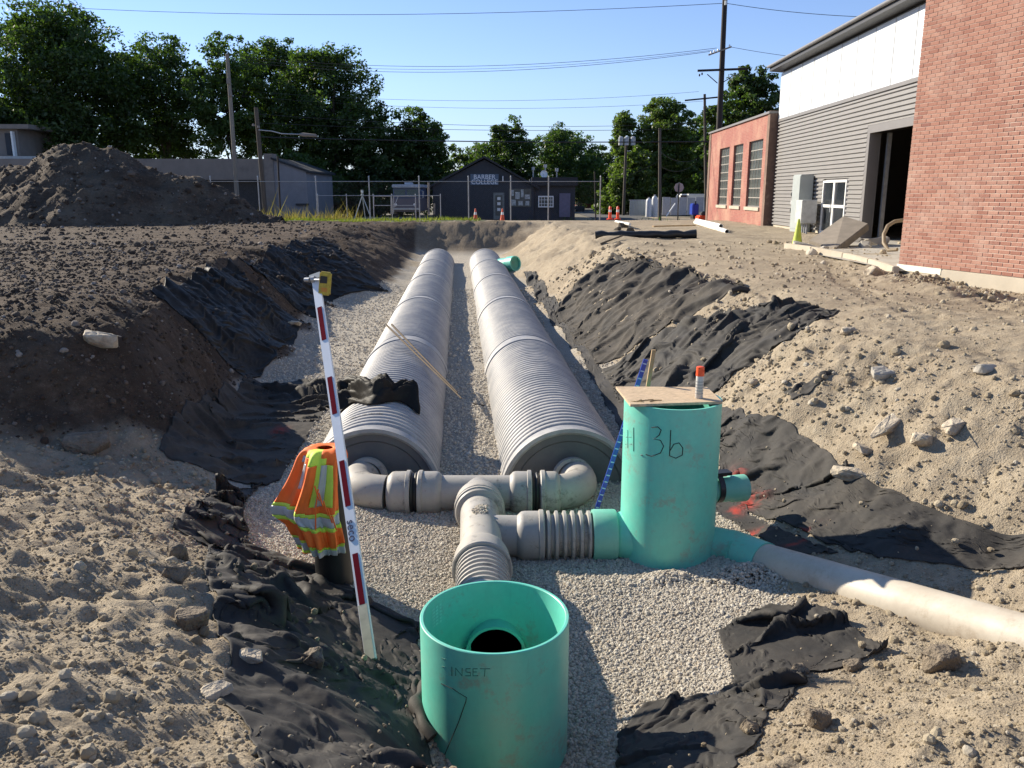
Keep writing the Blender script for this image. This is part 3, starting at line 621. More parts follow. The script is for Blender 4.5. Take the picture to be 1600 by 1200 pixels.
# vest: draped shell, front and back hang over the post
def cloth_shell(rows, n, wob, seed):
    V = []
    for i, (z, cx, cy, rx, ry) in enumerate(rows):
        for k in range(n):
            a = 2*PI*k/n; f = 1 + wob*i/len(rows)*float(fbm(np.array([3.2*math.cos(a)+seed]), np.array([3.2*math.sin(a)+.35*z*3]), 3, seed)[0])*1.6
            f2 = 1 + (.13*math.sin(6*a+seed+z*1.5)+.07*math.sin(13*a+2*seed-z*3))*min(1, i/15)
            V.append((cx+rx*f*f2*math.cos(a), cy+ry*f*f2*math.sin(a), z))
    return V
nv = 132
rows = [(1.205, -1.46, 6.2, .06, .05), (1.215, -1.47, 6.2, .12, .11), (1.19, -1.475, 6.2, .158, .155), (1.14, -1.485, 6.2, .172, .17), (1.05, -1.50, 6.19, .185, .18), (.96, -1.52, 6.19, .205, .185), (.87, -1.545, 6.18, .225, .19),
        (.78, -1.575, 6.18, .25, .19), (.70, -1.60, 6.17, .27, .195), (.64, -1.60, 6.17, .265, .195), (.60, -1.57, 6.16, .235, .195), (.55, -1.535, 6.16, .21, .19), (.48, -1.51, 6.15, .195, .19), (.41, -1.495, 6.15, .185, .19), (.35, -1.485, 6.15, .178, .185), (.31, -1.48, 6.15, .172, .18)]
rows2 = []
for i in range(len(rows)-1):
    for t in (0, .2, .4, .6, .8): rows2.append(tuple(rows[i][j]*(1-t)+rows[i+1][j]*t for j in range(5)))
rows2.append(rows[-1])
for _ in range(4): rows2 = [rows2[0]]+[tuple((rows2[i-1][j]+2*rows2[i][j]+rows2[i+1][j])/4 for j in range(5)) for i in range(1, len(rows2)-1)]+[rows2[-1]]
rows2 = [(1.24-(1.24-r[0])*.91, -1.465+(r[1]+1.465)*.75, r[2], .15+(r[3]-.15)*.85 if r[3] > .15 else r[3], r[4]) for r in rows2]; Vv = cloth_shell(rows2, nv, .30, 5)
vest = thing('safety_vest', 'orange safety vest with lime and silver bands hanging on the black standpipe', 'safety vest', (PP.x, PP.y, zb))
def vest_col(i, k):
    z = rows2[i][0]; a = 360*k/nv       # 270 faces the camera
    sag = .03*math.sin(2*PI*k/nv*2+1)
    def band(z0, h): return abs(z-z0-sag) < h
    if z > 1.17: return 1 if (225 < a < 275) else 0
    if z > 1.12: return 1 if 240 < a < 290 else (2 if 205 < a <= 225 else 0)
    if band(.70, .040) : return 2
    if band(.70, .072): return 1
    if band(.44, .032): return 2
    if band(.44, .058): return 1
    if z > .80 and (276 < a < 294): return 2
    if z > .80 and (267 < a < 303): return 1
    if z > .92 and 222 < a < 232: return 2
    return 0
groups = {0: [], 1: [], 2: []}
for i in range(len(rows2)-1):
    for k in range(nv):
        groups[vest_col(i, k)].append((i*nv+k, i*nv+(k+1) % nv, (i+1)*nv+(k+1) % nv, (i+1)*nv+k))
for gi, (nm, mt) in enumerate((('shell', M_ORANGE), ('lime_trim', M_LIME), ('reflective_band', M_SILVER))):
    m = MB(); used = sorted({i for f in groups[gi] for i in f}); mp_ = {u: j for j, u in enumerate(used)}
    m.add([Vv[u] for u in used], [tuple(mp_[i] for i in f) for f in groups[gi]]); o = m.build(nm, mt, vest, smooth=80)
    o.modifiers.new('thick', 'SOLIDIFY').thickness = .004
m = MB()
for k in range(5): a_ = Vector((-1.50+.03*k, 5.96, .98-.06*k)); m.tube([a_, a_+Vector((.02, -.012, -.07)), a_+Vector((.03, 0, -.12))], .006, 5)
m.tube([(-1.475, 5.965, .95), (-1.50, 5.95, .80), (-1.51, 5.95, .6)], .006, 5); m.build('fold_seam', M_ORANGE, vest, smooth=60)
# rod
rb = G(580, 1031); rt = PY(493, 431, 7.25); rd = (rt-rb).normalized(); RL = (rt-rb).length
rod = thing('survey_rod', 'red and white survey levelling rod leaning beside the safety vest', 'survey rod', rb)
def rodseg(t0, t1, wx, wy, material, name, off=0):
    m = MB(); nr_ = (Vector((0, -1, 0))-rd*Vector((0, -1, 0)).dot(rd)).normalized(); o_ = nr_*off; bar(m, rb+rd*t0+o_, rb+rd*t1+o_, wx, wy); return m.build(name, material, rod)
rodseg(0, RL, .070, .03, M_RODW, 'staff')
def t_at(py):      # length along the rod seen at image row py
    best = min(range(400), key=lambda i: abs((lambda p: 600+F*((CZ-p.z)*cp-p.y*sp)/(p.y*cp+(CZ-p.z)*sp))(rb+rd*RL*i/400)-py)); return RL*best/400
for y0, y1 in ((946, 866), (792, 722), (648, 590), (533, 482)): rodseg(t_at(y0), t_at(y1), .040, .004, M_RODR, 'red_band', .017)
rodseg(0, t_at(946), .062, .004, mat('worn_ivory_rod', (.50, .45, .34), .6, .2, 10), 'worn_foot', .0165)
m = MB(); bar(m, rb+rd*(RL-.05), rb+rd*(RL+.01), .10, .045); m.build('top_cap', M_GREYB, rod)
hd = PY(508, 443, 7.1); det = thing('laser_receiver', 'yellow laser receiver clamped to the top of the survey rod', 'laser receiver', hd)
m = MB(); m.box(hd, (.10, .045, .20), (0, .12, .1)); m.build('case', M_YEL, det, bev=.012)
m = MB(); m.box(hd+Vector((-.005, -.026, .035)), (.06, .006, .06), (0, .12, .1)); m.build('screen', M_BLACKP, det)
m = MB(); m.box(hd+Vector((-.005, -.026, -.05)), (.05, .006, .035), (0, .12, .1)); m.build('keypad', mat('amber_button', (.5, .2, .03), .5), det)
m = MB(); c_ = PY(487, 437, 7.2); m.tube([hd+Vector((-.03, 0, .03)), c_], .012, 8); m.lathe([(0, .03), (.03, .03)], c_, c_+Vector((1, -.2, .1)), 12); m.lathe([(0, .018), (.05, .022)], c_+Vector((-.06, 0, .0)), c_+Vector((.5, -.2, 0)), 12); m.build('clamp', M_GALV, det, smooth=40)
def text_mesh(body, size, M4, material, parent, name='lettering', extrude=.002, space=1.0):
    cu = bpy.data.curves.new('lettering', 'FONT'); cu.body = body; cu.size = size; cu.align_x = 'CENTER'; cu.align_y = 'CENTER'; cu.extrude = extrude; cu.space_character = space
    tmp = bpy.data.objects.new('tmp', cu); COL.objects.link(tmp); dg = bpy.context.evaluated_depsgraph_get(); me = bpy.data.meshes.new_from_object(tmp.evaluated_get(dg)); bpy.data.objects.remove(tmp)
    me.transform(M4); me.name = name
    if parent is not None: me.transform(Matrix.Translation(-origin_of(parent)))
    me.materials.clear(); me.materials.append(material); return link(name, me, parent)
zax = rd; xax = -zax; nrm = Vector((0, -1, 0)); nrm = (nrm-zax*nrm.dot(zax)).normalized(); yax = nrm.cross(xax)
Mx = Matrix.Translation(rb+rd*t_at(830)+nrm*.018) @ Matrix((xax, yax, nrm)).transposed().to_4x4()
text_mesh('seco', .088, Mx, mat('navy_print', (.02, .03, .09), .5), rod, space=1.05)
#PART3
# ================================================================== geotextile sheets
FPOLY = []
def cloth_sim(X, Y, Z, su, sv, iters, seed, bend=.25, rad=.012):
    # small mass-spring cloth: cut larger than its outline, dropped on the ground so that it gathers in folds
    r = np.random.default_rng(seed); cell = .04; x0, x1, y0, y1 = X.min()-.3, X.max()+.3, Y.min()-.3, Y.max()+.3
    cell = max(cell, math.sqrt((x1-x0)*(y1-y0)/42000)); gx = np.arange(x0, x1+cell, cell); gy = np.arange(y0, y1+cell, cell); GX, GY = np.meshgrid(gx, gy, indexing='ij'); GH = height(GX, GY)
    def gh(x, y):
        u = np.clip((x-x0)/cell, 0, len(gx)-1.001); v = np.clip((y-y0)/cell, 0, len(gy)-1.001); i = u.astype(int); j = v.astype(int); u = u-i; v = v-j
        return (GH[i, j]*(1-u)+GH[i+1, j]*u)*(1-v)+(GH[i, j+1]*(1-u)+GH[i+1, j+1]*u)*v
    P = np.stack([X, Y, Z], -1); L = lambda a, b: np.linalg.norm(a-b, axis=-1)
    Q = np.stack([X, Y, Z*0], -1)
    def rest(a, b, f): return (L(a, b)*f)
    cons = []
    n, m = X.shape
    for ax, f in ((0, su), (1, sv)):
        for st in (0, 1):
            a = [slice(None)]*2; b = [slice(None)]*2; N_ = X.shape[ax]; e = st+((N_-st)//2)*2; a[ax] = slice(st, e, 2); b[ax] = slice(st+1, e+0, 2); cons.append((tuple(a), tuple(b), f, 1.0))
    for k1, k2 in ((0, 1), (1, 0)):
        for st in (0, 1):
            e = st+((n-st)//2)*2; a = (slice(st, e, 2), slice(k1, m-k2)); b = (slice(st+1, e, 2), slice(k2, m-k1)); cons.append((a, b, (su+sv)/2, .35))
    for ax, f in ((0, su), (1, sv)):
        for st in (0, 1, 2, 3):
            N_ = X.shape[ax]; k = (N_-st-2+3)//4
            if k < 1: continue
            a = [slice(None)]*2; b = [slice(None)]*2; a[ax] = slice(st, st+4*k-3, 4); b[ax] = slice(st+2, st+4*k-1, 4); cons.append((tuple(a), tuple(b), f, bend))
    cons = [(a, b, rest(P[a], P[b], f), k) for a, b, f, k in cons]
    V = np.zeros_like(P); dt = 1/60; 
    for it in range(iters):
        V[..., 2] -= 3.5*dt; V *= .93; old = P.copy(); P = P+V*dt
        for _ in range(2):
            for a, b, l0, k in cons:
                d = P[b]-P[a]; l = np.sqrt((d*d).sum(-1))+1e-9; c = ((l-l0)/l*.5*k)[..., None]*d
                P[a] += c; P[b] -= c
        g = gh(P[..., 0], P[..., 1])+rad; hit = P[..., 2] < g; P[..., 2] = np.where(hit, g, P[..., 2])
        lat = P[..., :2]-old[..., :2]; P[..., :2] = np.where(hit[..., None], old[..., :2]+lat*.22, P[..., :2])
        for e in (np.s_[0, :], np.s_[-1, :], np.s_[:, 0], np.s_[:, -1]): P[e + (slice(0, 2),)] = Q[e + (slice(0, 2),)]
        V = np.clip((P-old)/dt, -3, 3)
    return P[..., 0], P[..., 1], P[..., 2]
def resample(P, n):
    P = np.array(P, float); d = np.r_[0, np.cumsum(np.linalg.norm(np.diff(P, axis=0), axis=1))]; t = np.linspace(0, d[-1], n)
    # smooth catmull-like resample keeps corners soft
    return np.stack([np.interp(t, d, P[:, k]) for k in range(P.shape[1])], -1)
def drape(name, label, cat, A, B, n=150, m=110, amp=.05, freq=2.2, th=0.0, seed=1, material=None, paint=None, lift=.018, fine=.012, group=None, jag=.03, crumple=0.0, keep=True, edge=.5, su=1.02, sv=1.085, iters=50, bend=.35):
    a = resample([(G(*p).x, G(*p).y) for p in A], n); b = resample([(G(*p).x, G(*p).y) for p in B], n)
    s = np.linspace(0, 1, n)[:, None]; t = np.linspace(0, 1, m)[None, :]
    ja = jag*fbm(s[:, 0]*9, s[:, 0]*0+seed, 3, seed); jb = jag*fbm(s[:, 0]*9, s[:, 0]*0+seed+5, 3, seed+1)
    dn = b-a; ln = np.linalg.norm(dn, axis=1, keepdims=True)+1e-6; a = a-dn/ln*ja[:, None]; b = b+dn/ln*jb[:, None]
    X = a[:, 0:1]*(1-t)+b[:, 0:1]*t; Y = a[:, 1:2]*(1-t)+b[:, 1:2]*t
    ex = .02*fbm(X*4, Y*4, 3, seed+3); X = X+ex; Y = Y+.02*fbm(X*4, Y*4, 3, seed+4)
    c, sn = math.cos(th), math.sin(th); U = X*c+Y*sn; W = -X*sn+Y*c       # U runs along the folds
    wp = .55*fbm(U*.7, W*.7, 3, seed+6)
    def fold(f, k):
        v = pn(W*f+wp*f*.6+k*3.7, U*f*.10+k*9.1+.3*wp); return np.exp(-(v/.12)**2)
    gate = lambda k, f: .08+.92*sstep(-.12, .32, fbm(U*f, W*f, 2, seed+k))
    def crease(f, k, an=.11):          # sharp crest, smooth flanks, like pulled cloth
        v = np.abs(pn(W*f+wp*f*.9+k*3.7, U*f*an+k*9.1+.4*wp)); return np.clip(1-v/.42, 0, 1)**1.35
    H = amp*(1.1*fold(freq, 1)*gate(8, .9) + .9*crease(freq*.7, 3)*gate(9, .7) + .40*fold(freq*2.1, 2)*gate(10, 1.3)) + amp*.35*(pn(U*1.1, W*1.6)+.3)
    H = H + fine*np.exp(-(pn(W*freq*3.4+wp*4, U*freq*.7)/.14)**2)*sstep(0, .3, fbm(U*2, W*2, 2, seed+11))
    if crumple:
        c2, s2 = math.cos(th+1.0), math.sin(th+1.0); U2 = X*c2+Y*s2; W2 = -X*s2+Y*c2
        v1 = np.abs(pn(X*2.1+wp*.5+seed, Y*2.1+wp*.5)); v2 = np.abs(pn(W2*3.0+wp+seed, U2*.8)); H = H + crumple*1.5*(np.clip(1-v1/.5, 0, 1)*.9+np.clip(1-v2/.4, 0, 1)*.7)*sstep(-.35, .2, fbm(X*1.3, Y*1.3, 1, seed+13)+.15)
    e = np.minimum(np.minimum(s, 1-s)*n/7.0, np.minimum(t, 1-t)*m/7.0); e = np.clip(e, 0, 1); liftn = np.clip(fbm(X*3, Y*3, 2, seed+14)*2.2, 0, 1)
    H = H*(edge+(1-edge)*e) ; H = np.maximum(H, 0)+lift
    # follow the ground but bridge its small pits
    g = height(X, Y); g2 = g.copy()
    for _ in range(3): g2[1:-1, 1:-1] = (g2[:-2, 1:-1]+g2[2:, 1:-1]+g2[1:-1, :-2]+g2[1:-1, 2:])/4
    Z = np.maximum(g+.012, g2+H*1.9)
    if iters: X, Y, Z = cloth_sim(X, Y, Z, su, sv, iters, seed, bend)
    idx = np.arange(n*m).reshape(n, m); Fq = np.stack([idx[:-1, :-1], idx[:-1, 1:], idx[1:, 1:], idx[1:, :-1]], -1).reshape(-1, 4)
    pa = np.zeros((n, m))
    for px, py, rx, ry in (paint or []):
        q = G(px, py); pa = np.maximum(pa, np.exp(-((X-q.x)/rx)**2-((Y-q.y)/ry)**2))
    v = np.stack([X, Y, Z], -1).reshape(-1, 3); o3 = v[idx[n//2, m//2]]
    me = np_mesh(name, v-o3, Fq, material or M_GEO, True, {'paint': ('POINT', (pa*sstep(-.3, .1, fbm(X*6, Y*6, 3, 2))).ravel())})
    # face the sheet upward
    if me.polygons[len(me.polygons)//2].normal.z < 0: me.flip_normals()
    o = link(name, me, None, tuple(o3)); md = o.modifiers.new('thick', 'SOLIDIFY'); md.thickness = .005; md.offset = 0
    tag(o, label, cat, group)
    if keep: FPOLY.append(np.vstack([a, b[::-1]]))
    return o
GG = 'sheets of black geotextile on the pit banks'
drape('geotextile_sheet', 'dark glossy plastic sheet with a white frayed corner on the left bank', 'fabric sheet', [(236, 455), (300, 430), (357, 404)], [(385, 592), (430, 560), (476, 505)], amp=.05, th=.9, seed=31, freq=1.1, material=M_POLY, fine=.008, group=GG, jag=.05)
drape('geotextile_sheet', 'far black plastic sheet on the left bank nearest the dirt heap', 'fabric sheet', [(372, 402), (420, 383), (500, 372)], [(498, 498), (520, 470), (608, 456)], amp=.05, th=1.2, seed=35, freq=1.0, material=M_POLY, fine=.008, group=GG, jag=.05)
drape('geotextile_sheet', 'dusty wrinkled black sheet with a small red mark left of the big pipe', 'fabric sheet', [(248, 704), (262, 715), (330, 738), (400, 760), (436, 752)], [(388, 588), (410, 600), (460, 612), (500, 614), (524, 618)], n=150, m=150, amp=.055, th=.55, seed=41, freq=2.0, material=M_GEOD, paint=[(437, 675, .09, .16)], group=GG)
drape('geotextile_fold', 'black folded flap of fabric lying across the gravel beside the left pipe', 'fabric flap', [(395, 598), (440, 600), (480, 592), (522, 604)], [(400, 614), (440, 628), (490, 632), (520, 640)], n=80, m=30, amp=.10, th=.1, seed=43, freq=3, lift=.05, material=M_GEO, group=GG)
drape('geotextile_sheet', 'crumpled black sheet from the gravel bend down to the dirt at left', 'fabric sheet', [(432, 752), (345, 765), (270, 826), (330, 858), (318, 905), (345, 960), (440, 985)], [(440, 752), (400, 762), (378, 798), (388, 850), (430, 868), (490, 885), (556, 925)], n=170, m=80, amp=.11, th=-.3, seed=47, freq=1.5, crumple=.05, group=GG, su=1.02, sv=1.06, edge=.8)
drape('geotextile_sheet', 'large black sheet under the survey rod foot, running to the foreground riser', 'fabric sheet', [(330, 955), (360, 1010), (345, 1080), (395, 1150), (440, 1290)], [(500, 905), (556, 925), (600, 950), (652, 975), (658, 1080), (676, 1210), (690, 1290)], n=180, m=150, amp=.085, th=.75, seed=52, freq=1.1, crumple=.03, group=GG, fine=.008, su=1.015, sv=1.045)
drape('geotextile_sheet', 'broad grey-black sheet spread on the far right bank', 'fabric sheet', [(868, 492), (880, 470), (905, 440), (958, 404)], [(930, 570), (1000, 537), (1080, 497), (1172, 455)], n=150, m=170, amp=.04, th=.95, seed=61, freq=1.5, material=M_GEOD, group=GG)
drape('geotextile_sheet', 'broad black sheet top corner running over the bank crest', 'fabric sheet', [(958, 404), (972, 402), (988, 414), (1050, 424)], [(1172, 455), (1168, 450), (1150, 446), (1100, 436)], n=40, m=60, amp=.025, th=.9, seed=63, freq=1.5, material=M_GEOD, group=GG, jag=0, keep=False)
drape('geotextile_strip', 'black fabric strip in shadow between the right pipe and the bank', 'fabric strip', [(818, 425), (850, 480), (890, 540), (930, 600), (960, 650), (975, 700)], [(838, 425), (872, 476), (925, 555), (950, 590), (985, 630), (1010, 690)], n=180, m=30, amp=.03, th=1.6, seed=65, freq=2, group=GG)
drape('geotextile_sheet', 'peaked folded black sheet on the right bank above the plywood lid', 'fabric sheet', [(940, 578), (1000, 540), (1060, 512), (1150, 492), (1258, 472), (1312, 486)], [(965, 630), (1030, 640), (1120, 612), (1150, 580), (1235, 532), (1300, 494)], n=190, m=100, amp=.11, th=.65, seed=72, freq=1.7, crumple=.03, group=GG, fine=.012, edge=.7)
drape('geotextile_sheet', 'long black sheet down the right bank behind the cream pipe', 'fabric sheet', [(1118, 640), (1180, 648), (1240, 662), (1300, 712), (1345, 748), (1440, 790), (1530, 822), (1640, 832)], [(1125, 745), (1150, 790), (1200, 812), (1290, 850), (1380, 872), (1460, 884), (1540, 893), (1640, 890)], n=220, m=120, amp=.085, th=-.75, seed=81, freq=1.6, material=M_GEO, paint=[(1150, 768, .10, .22), (1172, 790, .12, .1), (1240, 838, .14, .05)], group=GG)
drape('geotextile_scrap', 'red stained scrap of black fabric under the side outlet of the riser', 'fabric scrap', [(1116, 785), (1118, 800), (1150, 820), (1230, 868)], [(1150, 770), (1180, 812), (1240, 838), (1310, 866)], n=80, m=40, amp=.04, th=-.6, seed=85, freq=3, paint=[(1165, 840, .2, .07), (1150, 800, .06, .1), (1250, 850, .2, .03)], group=GG)
drape('geotextile_scrap', 'crumpled black fabric heap on the gravel below the cream pipe', 'fabric scrap', [(1122, 988), (1170, 962), (1205, 944), (1290, 952), (1385, 1014)], [(1150, 1065), (1180, 1110), (1220, 1112), (1260, 1052), (1330, 1042)], n=100, m=60, amp=.06, th=.2, seed=91, freq=1.9, crumple=.050, group=GG, fine=.008, edge=.8, su=1.02, sv=1.05, iters=40)
drape('geotextile_scrap', 'crumpled black fabric at the bottom edge right of the foreground riser', 'fabric scrap', [(950, 1230), (968, 1150), (1010, 1100), (1060, 1092)], [(1120, 1260), (1150, 1190), (1190, 1150), (1200, 1105)], n=90, m=70, amp=.065, th=1.2, seed=95, freq=1.9, crumple=.055, group=GG, fine=.008, edge=.8, su=1.02, sv=1.05, iters=40)
drape('geotextile_strip', 'narrow twisted tail of black fabric joining the two foreground scraps', 'fabric strip', [(1060, 1092), (1120, 1088), (1190, 1040), (1230, 1035)], [(1060, 1120), (1150, 1135), (1215, 1110), (1245, 1060)], n=60, m=34, amp=.045, th=.6, seed=98, freq=2.2, crumple=.045, group=GG, edge=.8, su=1.02, sv=1.05, iters=40)
# rolled fabric round the foot of the near riser
m = MB(); pts = []
for i in range(40):
    a_ = math.radians(-212+i*1.9); r_ = RN+.035+.012*math.sin(i*.4); x = CN.x+r_*math.cos(a_); y = CN.y+r_*math.sin(a_); pts.append([x, y, hz(x, y)+.06])
for _ in range(8): pts = [pts[0]]+[[(pts[i-1][j]+2*pts[i][j]+pts[i+1][j])/4 for j in range(3)] for i in range(1, 39)]+[pts[-1]]
m.tube(pts, [.034+.008*math.sin(i*.35) for i in range(40)], 12); o = m.build('rolled_fabric_edge', M_GEO, None, smooth=80); tag(o, 'rolled black fabric edge hugging the foot of the foreground riser', 'fabric roll', GG)

# crumpled cloth over the left pipe
def pipe_cloth():
    n, mm = 70, 60; V = []
    st = Vector((LX, 8.8, ZC)); sdv = Vector((DIRV.y, -DIRV.x, 0))
    for i in range(n):
        for j in range(mm):
            u = i/(n-1); v = j/(mm-1)
            ang = -.95 + u*1.62                 # around the pipe, from its left flank over the top to the right
            ce = 2.15 - .95*u + .12*math.sin(u*9); hw = (.50*(1-u)**.55+.10)*(.65+.35*math.sin(PI*min(1, u*1.15+.10)))
            al_ = ce + (v-.5)*2*hw*(1+.18*math.sin(u*13+1)); q = float(fbm(np.array([u*5+3]), np.array([v*4]), 3, 77)[0]); q2 = float(ridge(np.array([u*4.0]), np.array([v*3.3]), 3, 78)[0])
            e = min(1, min(u, 1-u)*7, min(v, 1-v)*5); r = PIPE_R+.012+max(0, (.09+.16*q+.085*q2))*e
            p = st + DIRV*al_ + sdv*(r*math.sin(ang)) + Vector((0, 0, r*math.cos(ang))); V.append(p)
    o3 = V[n//2*mm+mm//2].copy(); idx = np.arange(n*mm).reshape(n, mm); Fq = np.stack([idx[:-1, :-1], idx[:-1, 1:], idx[1:, 1:], idx[1:, :-1]], -1).reshape(-1, 4)
    me = np_mesh('crumpled_cloth', np.array([tuple(p-o3) for p in V]), Fq, M_POLY, True); o = link('crumpled_cloth', me, None, tuple(o3)); o.modifiers.new('t', 'SOLIDIFY').thickness = .006
    tag(o, 'crumpled black cloth thrown over the top of the left big pipe', 'cloth')
pipe_cloth()
# long sticks on the left pipe and in the gap
def on_pipe(al_, ang, up=.02):
    st = Vector((LX, 8.8, ZC)); sdv = Vector((DIRV.y, -DIRV.x, 0)); r = PIPE_R+up; return st+DIRV*al_+sdv*(r*math.sin(ang))+Vector((0, 0, r*math.cos(ang)))
for k, l in enumerate(('brown round stake lying across the left big pipe, the left one of two', 'brown round stake lying across the left big pipe, the right one of two')):
    a_ = PY(604+k*8, 508-k*1, 14.2); b_ = PY(690+k*5, 592+k*1, 12.2); c_ = a_+(b_-a_)*(1.30-.1*k); m = MB(); m.tube([a_, (a_+c_)/2, c_], [.017, .015, .011], 8); o = m.build('stake', mat('brown_stick', (.12, .085, .05), .85) , None, smooth=60); tag(o, l, 'stake', 'stakes lying across the left pipe')
m = MB(); m.tube([G(738, 632)+Vector((0, 0, .02)), G(757, 636)+Vector((0, 0, .02))], .012, 6); tag(m.build('stick', M_OLDW, None, smooth=60), 'short dark stick on the gravel between the two big pipes', 'stick')

# ================================================================== stones and clods
def inside_any(x, y):
    ins = np.zeros(x.shape, bool)
    for P in FPOLY:
        q = P[::4]; c = np.zeros(x.shape, bool); j = len(q)-1
        for i in range(len(q)):
            xi, yi, xj, yj = q[i, 0], q[i, 1], q[j, 0], q[j, 1]
            c ^= ((yi > y) != (yj > y)) & (x < (xj-xi)*(y-yi)/(yj-yi+1e-12)+xi); j = i
        ins |= c
    return ins
def scatter_group(name, material, subdiv, squash, nvar, namp):
    ng = bpy.data.node_groups.new(name, 'GeometryNodeTree'); ng.interface.new_socket('Geometry', in_out='INPUT', socket_type='NodeSocketGeometry'); ng.interface.new_socket('Geometry', in_out='OUTPUT', socket_type='NodeSocketGeometry')
    nd = ng.nodes; L = ng.links; gi = nd.new('NodeGroupInput'); go = nd.new('NodeGroupOutput'); g2i = nd.new('GeometryNodeGeometryToInstance')
    for k in range(nvar):
        ic = nd.new('GeometryNodeMeshIcoSphere'); ic.inputs['Radius'].default_value = 1; ic.inputs['Subdivisions'].default_value = subdiv
        sp_ = nd.new('GeometryNodeSetPosition'); nz = nd.new('ShaderNodeTexNoise'); nz.noise_dimensions = '4D'; nz.inputs['W'].default_value = k*7.3+1; nz.inputs['Scale'].default_value = .85; nz.inputs['Detail'].default_value = 2 if subdiv < 3 else 4
        sb = nd.new('ShaderNodeVectorMath'); sb.operation = 'SUBTRACT'; sb.inputs[1].default_value = (.5, .5, .5); mu = nd.new('ShaderNodeVectorMath'); mu.operation = 'SCALE'; mu.inputs['Scale'].default_value = namp
        L.new(nz.outputs['Color'], sb.inputs[0]); L.new(sb.outputs[0], mu.inputs[0]); L.new(ic.outputs[0], sp_.inputs['Geometry']); L.new(mu.outputs[0], sp_.inputs['Offset'])
        tr = nd.new('GeometryNodeTransform'); rs = squash; tr.inputs['Scale'].default_value = (1, .72+.09*k, rs+.06*k); L.new(sp_.outputs[0], tr.inputs[0]); L.new(tr.outputs[0], g2i.inputs[0])
    io = nd.new('GeometryNodeInstanceOnPoints'); L.new(gi.outputs[0], io.inputs['Points']); L.new(g2i.outputs[0], io.inputs['Instance']); io.inputs['Pick Instance'].default_value = True
    ri = nd.new('FunctionNodeRandomValue'); ri.data_type = 'INT'; ri.inputs[4].default_value = 0; ri.inputs[5].default_value = nvar-1; L.new(ri.outputs[2], io.inputs['Instance Index'])
    rr = nd.new('FunctionNodeRandomValue'); rr.data_type = 'FLOAT_VECTOR'; rr.inputs[0].default_value = (-.7, -.7, 0); rr.inputs[1].default_value = (.7, .7, 6.28); L.new(rr.outputs[0], io.inputs['Rotation'])
    na = nd.new('GeometryNodeInputNamedAttribute'); na.data_type = 'FLOAT'; na.inputs[0].default_value = 'size'; L.new(na.outputs[0], io.inputs['Scale'])
    sm = nd.new('GeometryNodeSetMaterial'); sm.inputs['Material'].default_value = material; L.new(io.outputs[0], sm.inputs[0]); L.new(sm.outputs[0], go.inputs[0]); return ng
def scatter(name, pts, size, ng, label=None):
    me = bpy.data.meshes.new(name); me.vertices.add(len(pts)); me.vertices.foreach_set('co', np.asarray(pts, np.float32).ravel())
    a = me.attributes.new('size', 'FLOAT', 'POINT'); a.data.foreach_set('value', np.asarray(size, np.float32)); a = me.attributes.new('rnd', 'FLOAT', 'POINT'); a.data.foreach_set('value', rng.random(len(pts)).astype(np.float32))
    me.update(); o = link(name, me); md = o.modifiers.new('scatter', 'NODES'); md.node_group = ng; tag(o, label, None, None, 'stuff'); return o
NG_G = scatter_group('gravel_instancer', M_GRAVEL, 1, .62, 4, .9); NG_C = scatter_group('clod_instancer', M_CLOD, 2, .70, 4, 1.3); NG_D = scatter_group('dark_clod_instancer', M_DCLOD, 2, .68, 4, 1.3)
def gravel_points(n, x0, x1, y0, y1, sz):
    y = rng.uniform(y0, y1, n); x = rng.uniform(x0, x1, n); b = base(x, y); g = gravel_mask(x, y, b); k = (rng.random(n) < g) & ~inside_any(x, y); x, y = x[k], y[k]
    s = sz*np.exp(rng.normal(0, .28, len(x))); return np.stack([x, y, height(x, y)+s*.25], -1), s
gp = [gravel_points(150000, -2.6, 2.6, 3.3, 8.8, .0105), gravel_points(26000, -4.3, 1.9, 8.8, 15, .016), gravel_points(9000, -5.6, .8, 15, 28, .022)]
# mounded stones: against the pipe faces, over the tee, in front of the riser
def heap(cx, cy, rx, ry, hgt, n, s0, zbase=0):
    x = rng.normal(0, 1, n); y = rng.normal(0, 1, n); r = np.hypot(x, y); k = r < 2.2; x, y, r = x[k], y[k], r[k]
    z = height(cx+x*rx, cy+y*ry)*(zbase == 0)+zbase+hgt*np.exp(-r*r*1.1)*rng.random(len(x))**.25; s = s0*np.exp(rng.normal(0, .28, len(x))); return np.stack([cx+x*rx, cy+y*ry, z], -1), s
gp += [heap(-.45, 8.55, .22, .22, .14, 2600, .013), heap(1.35, 6.42, .28, .12, .07, 2200, .013), heap(1.9, 6.35, .3, .16, .10, 2200, .013), heap(al(1.02).x, al(1.02).y, .034, .06, .022, 330, .0085, al(1.02).z+RM+.001)]
scatter('gravel_bed', np.vstack([g[0] for g in gp]), np.concatenate([g[1] for g in gp]), NG_G, 'bed of pale crushed limestone gravel on the pit floor')
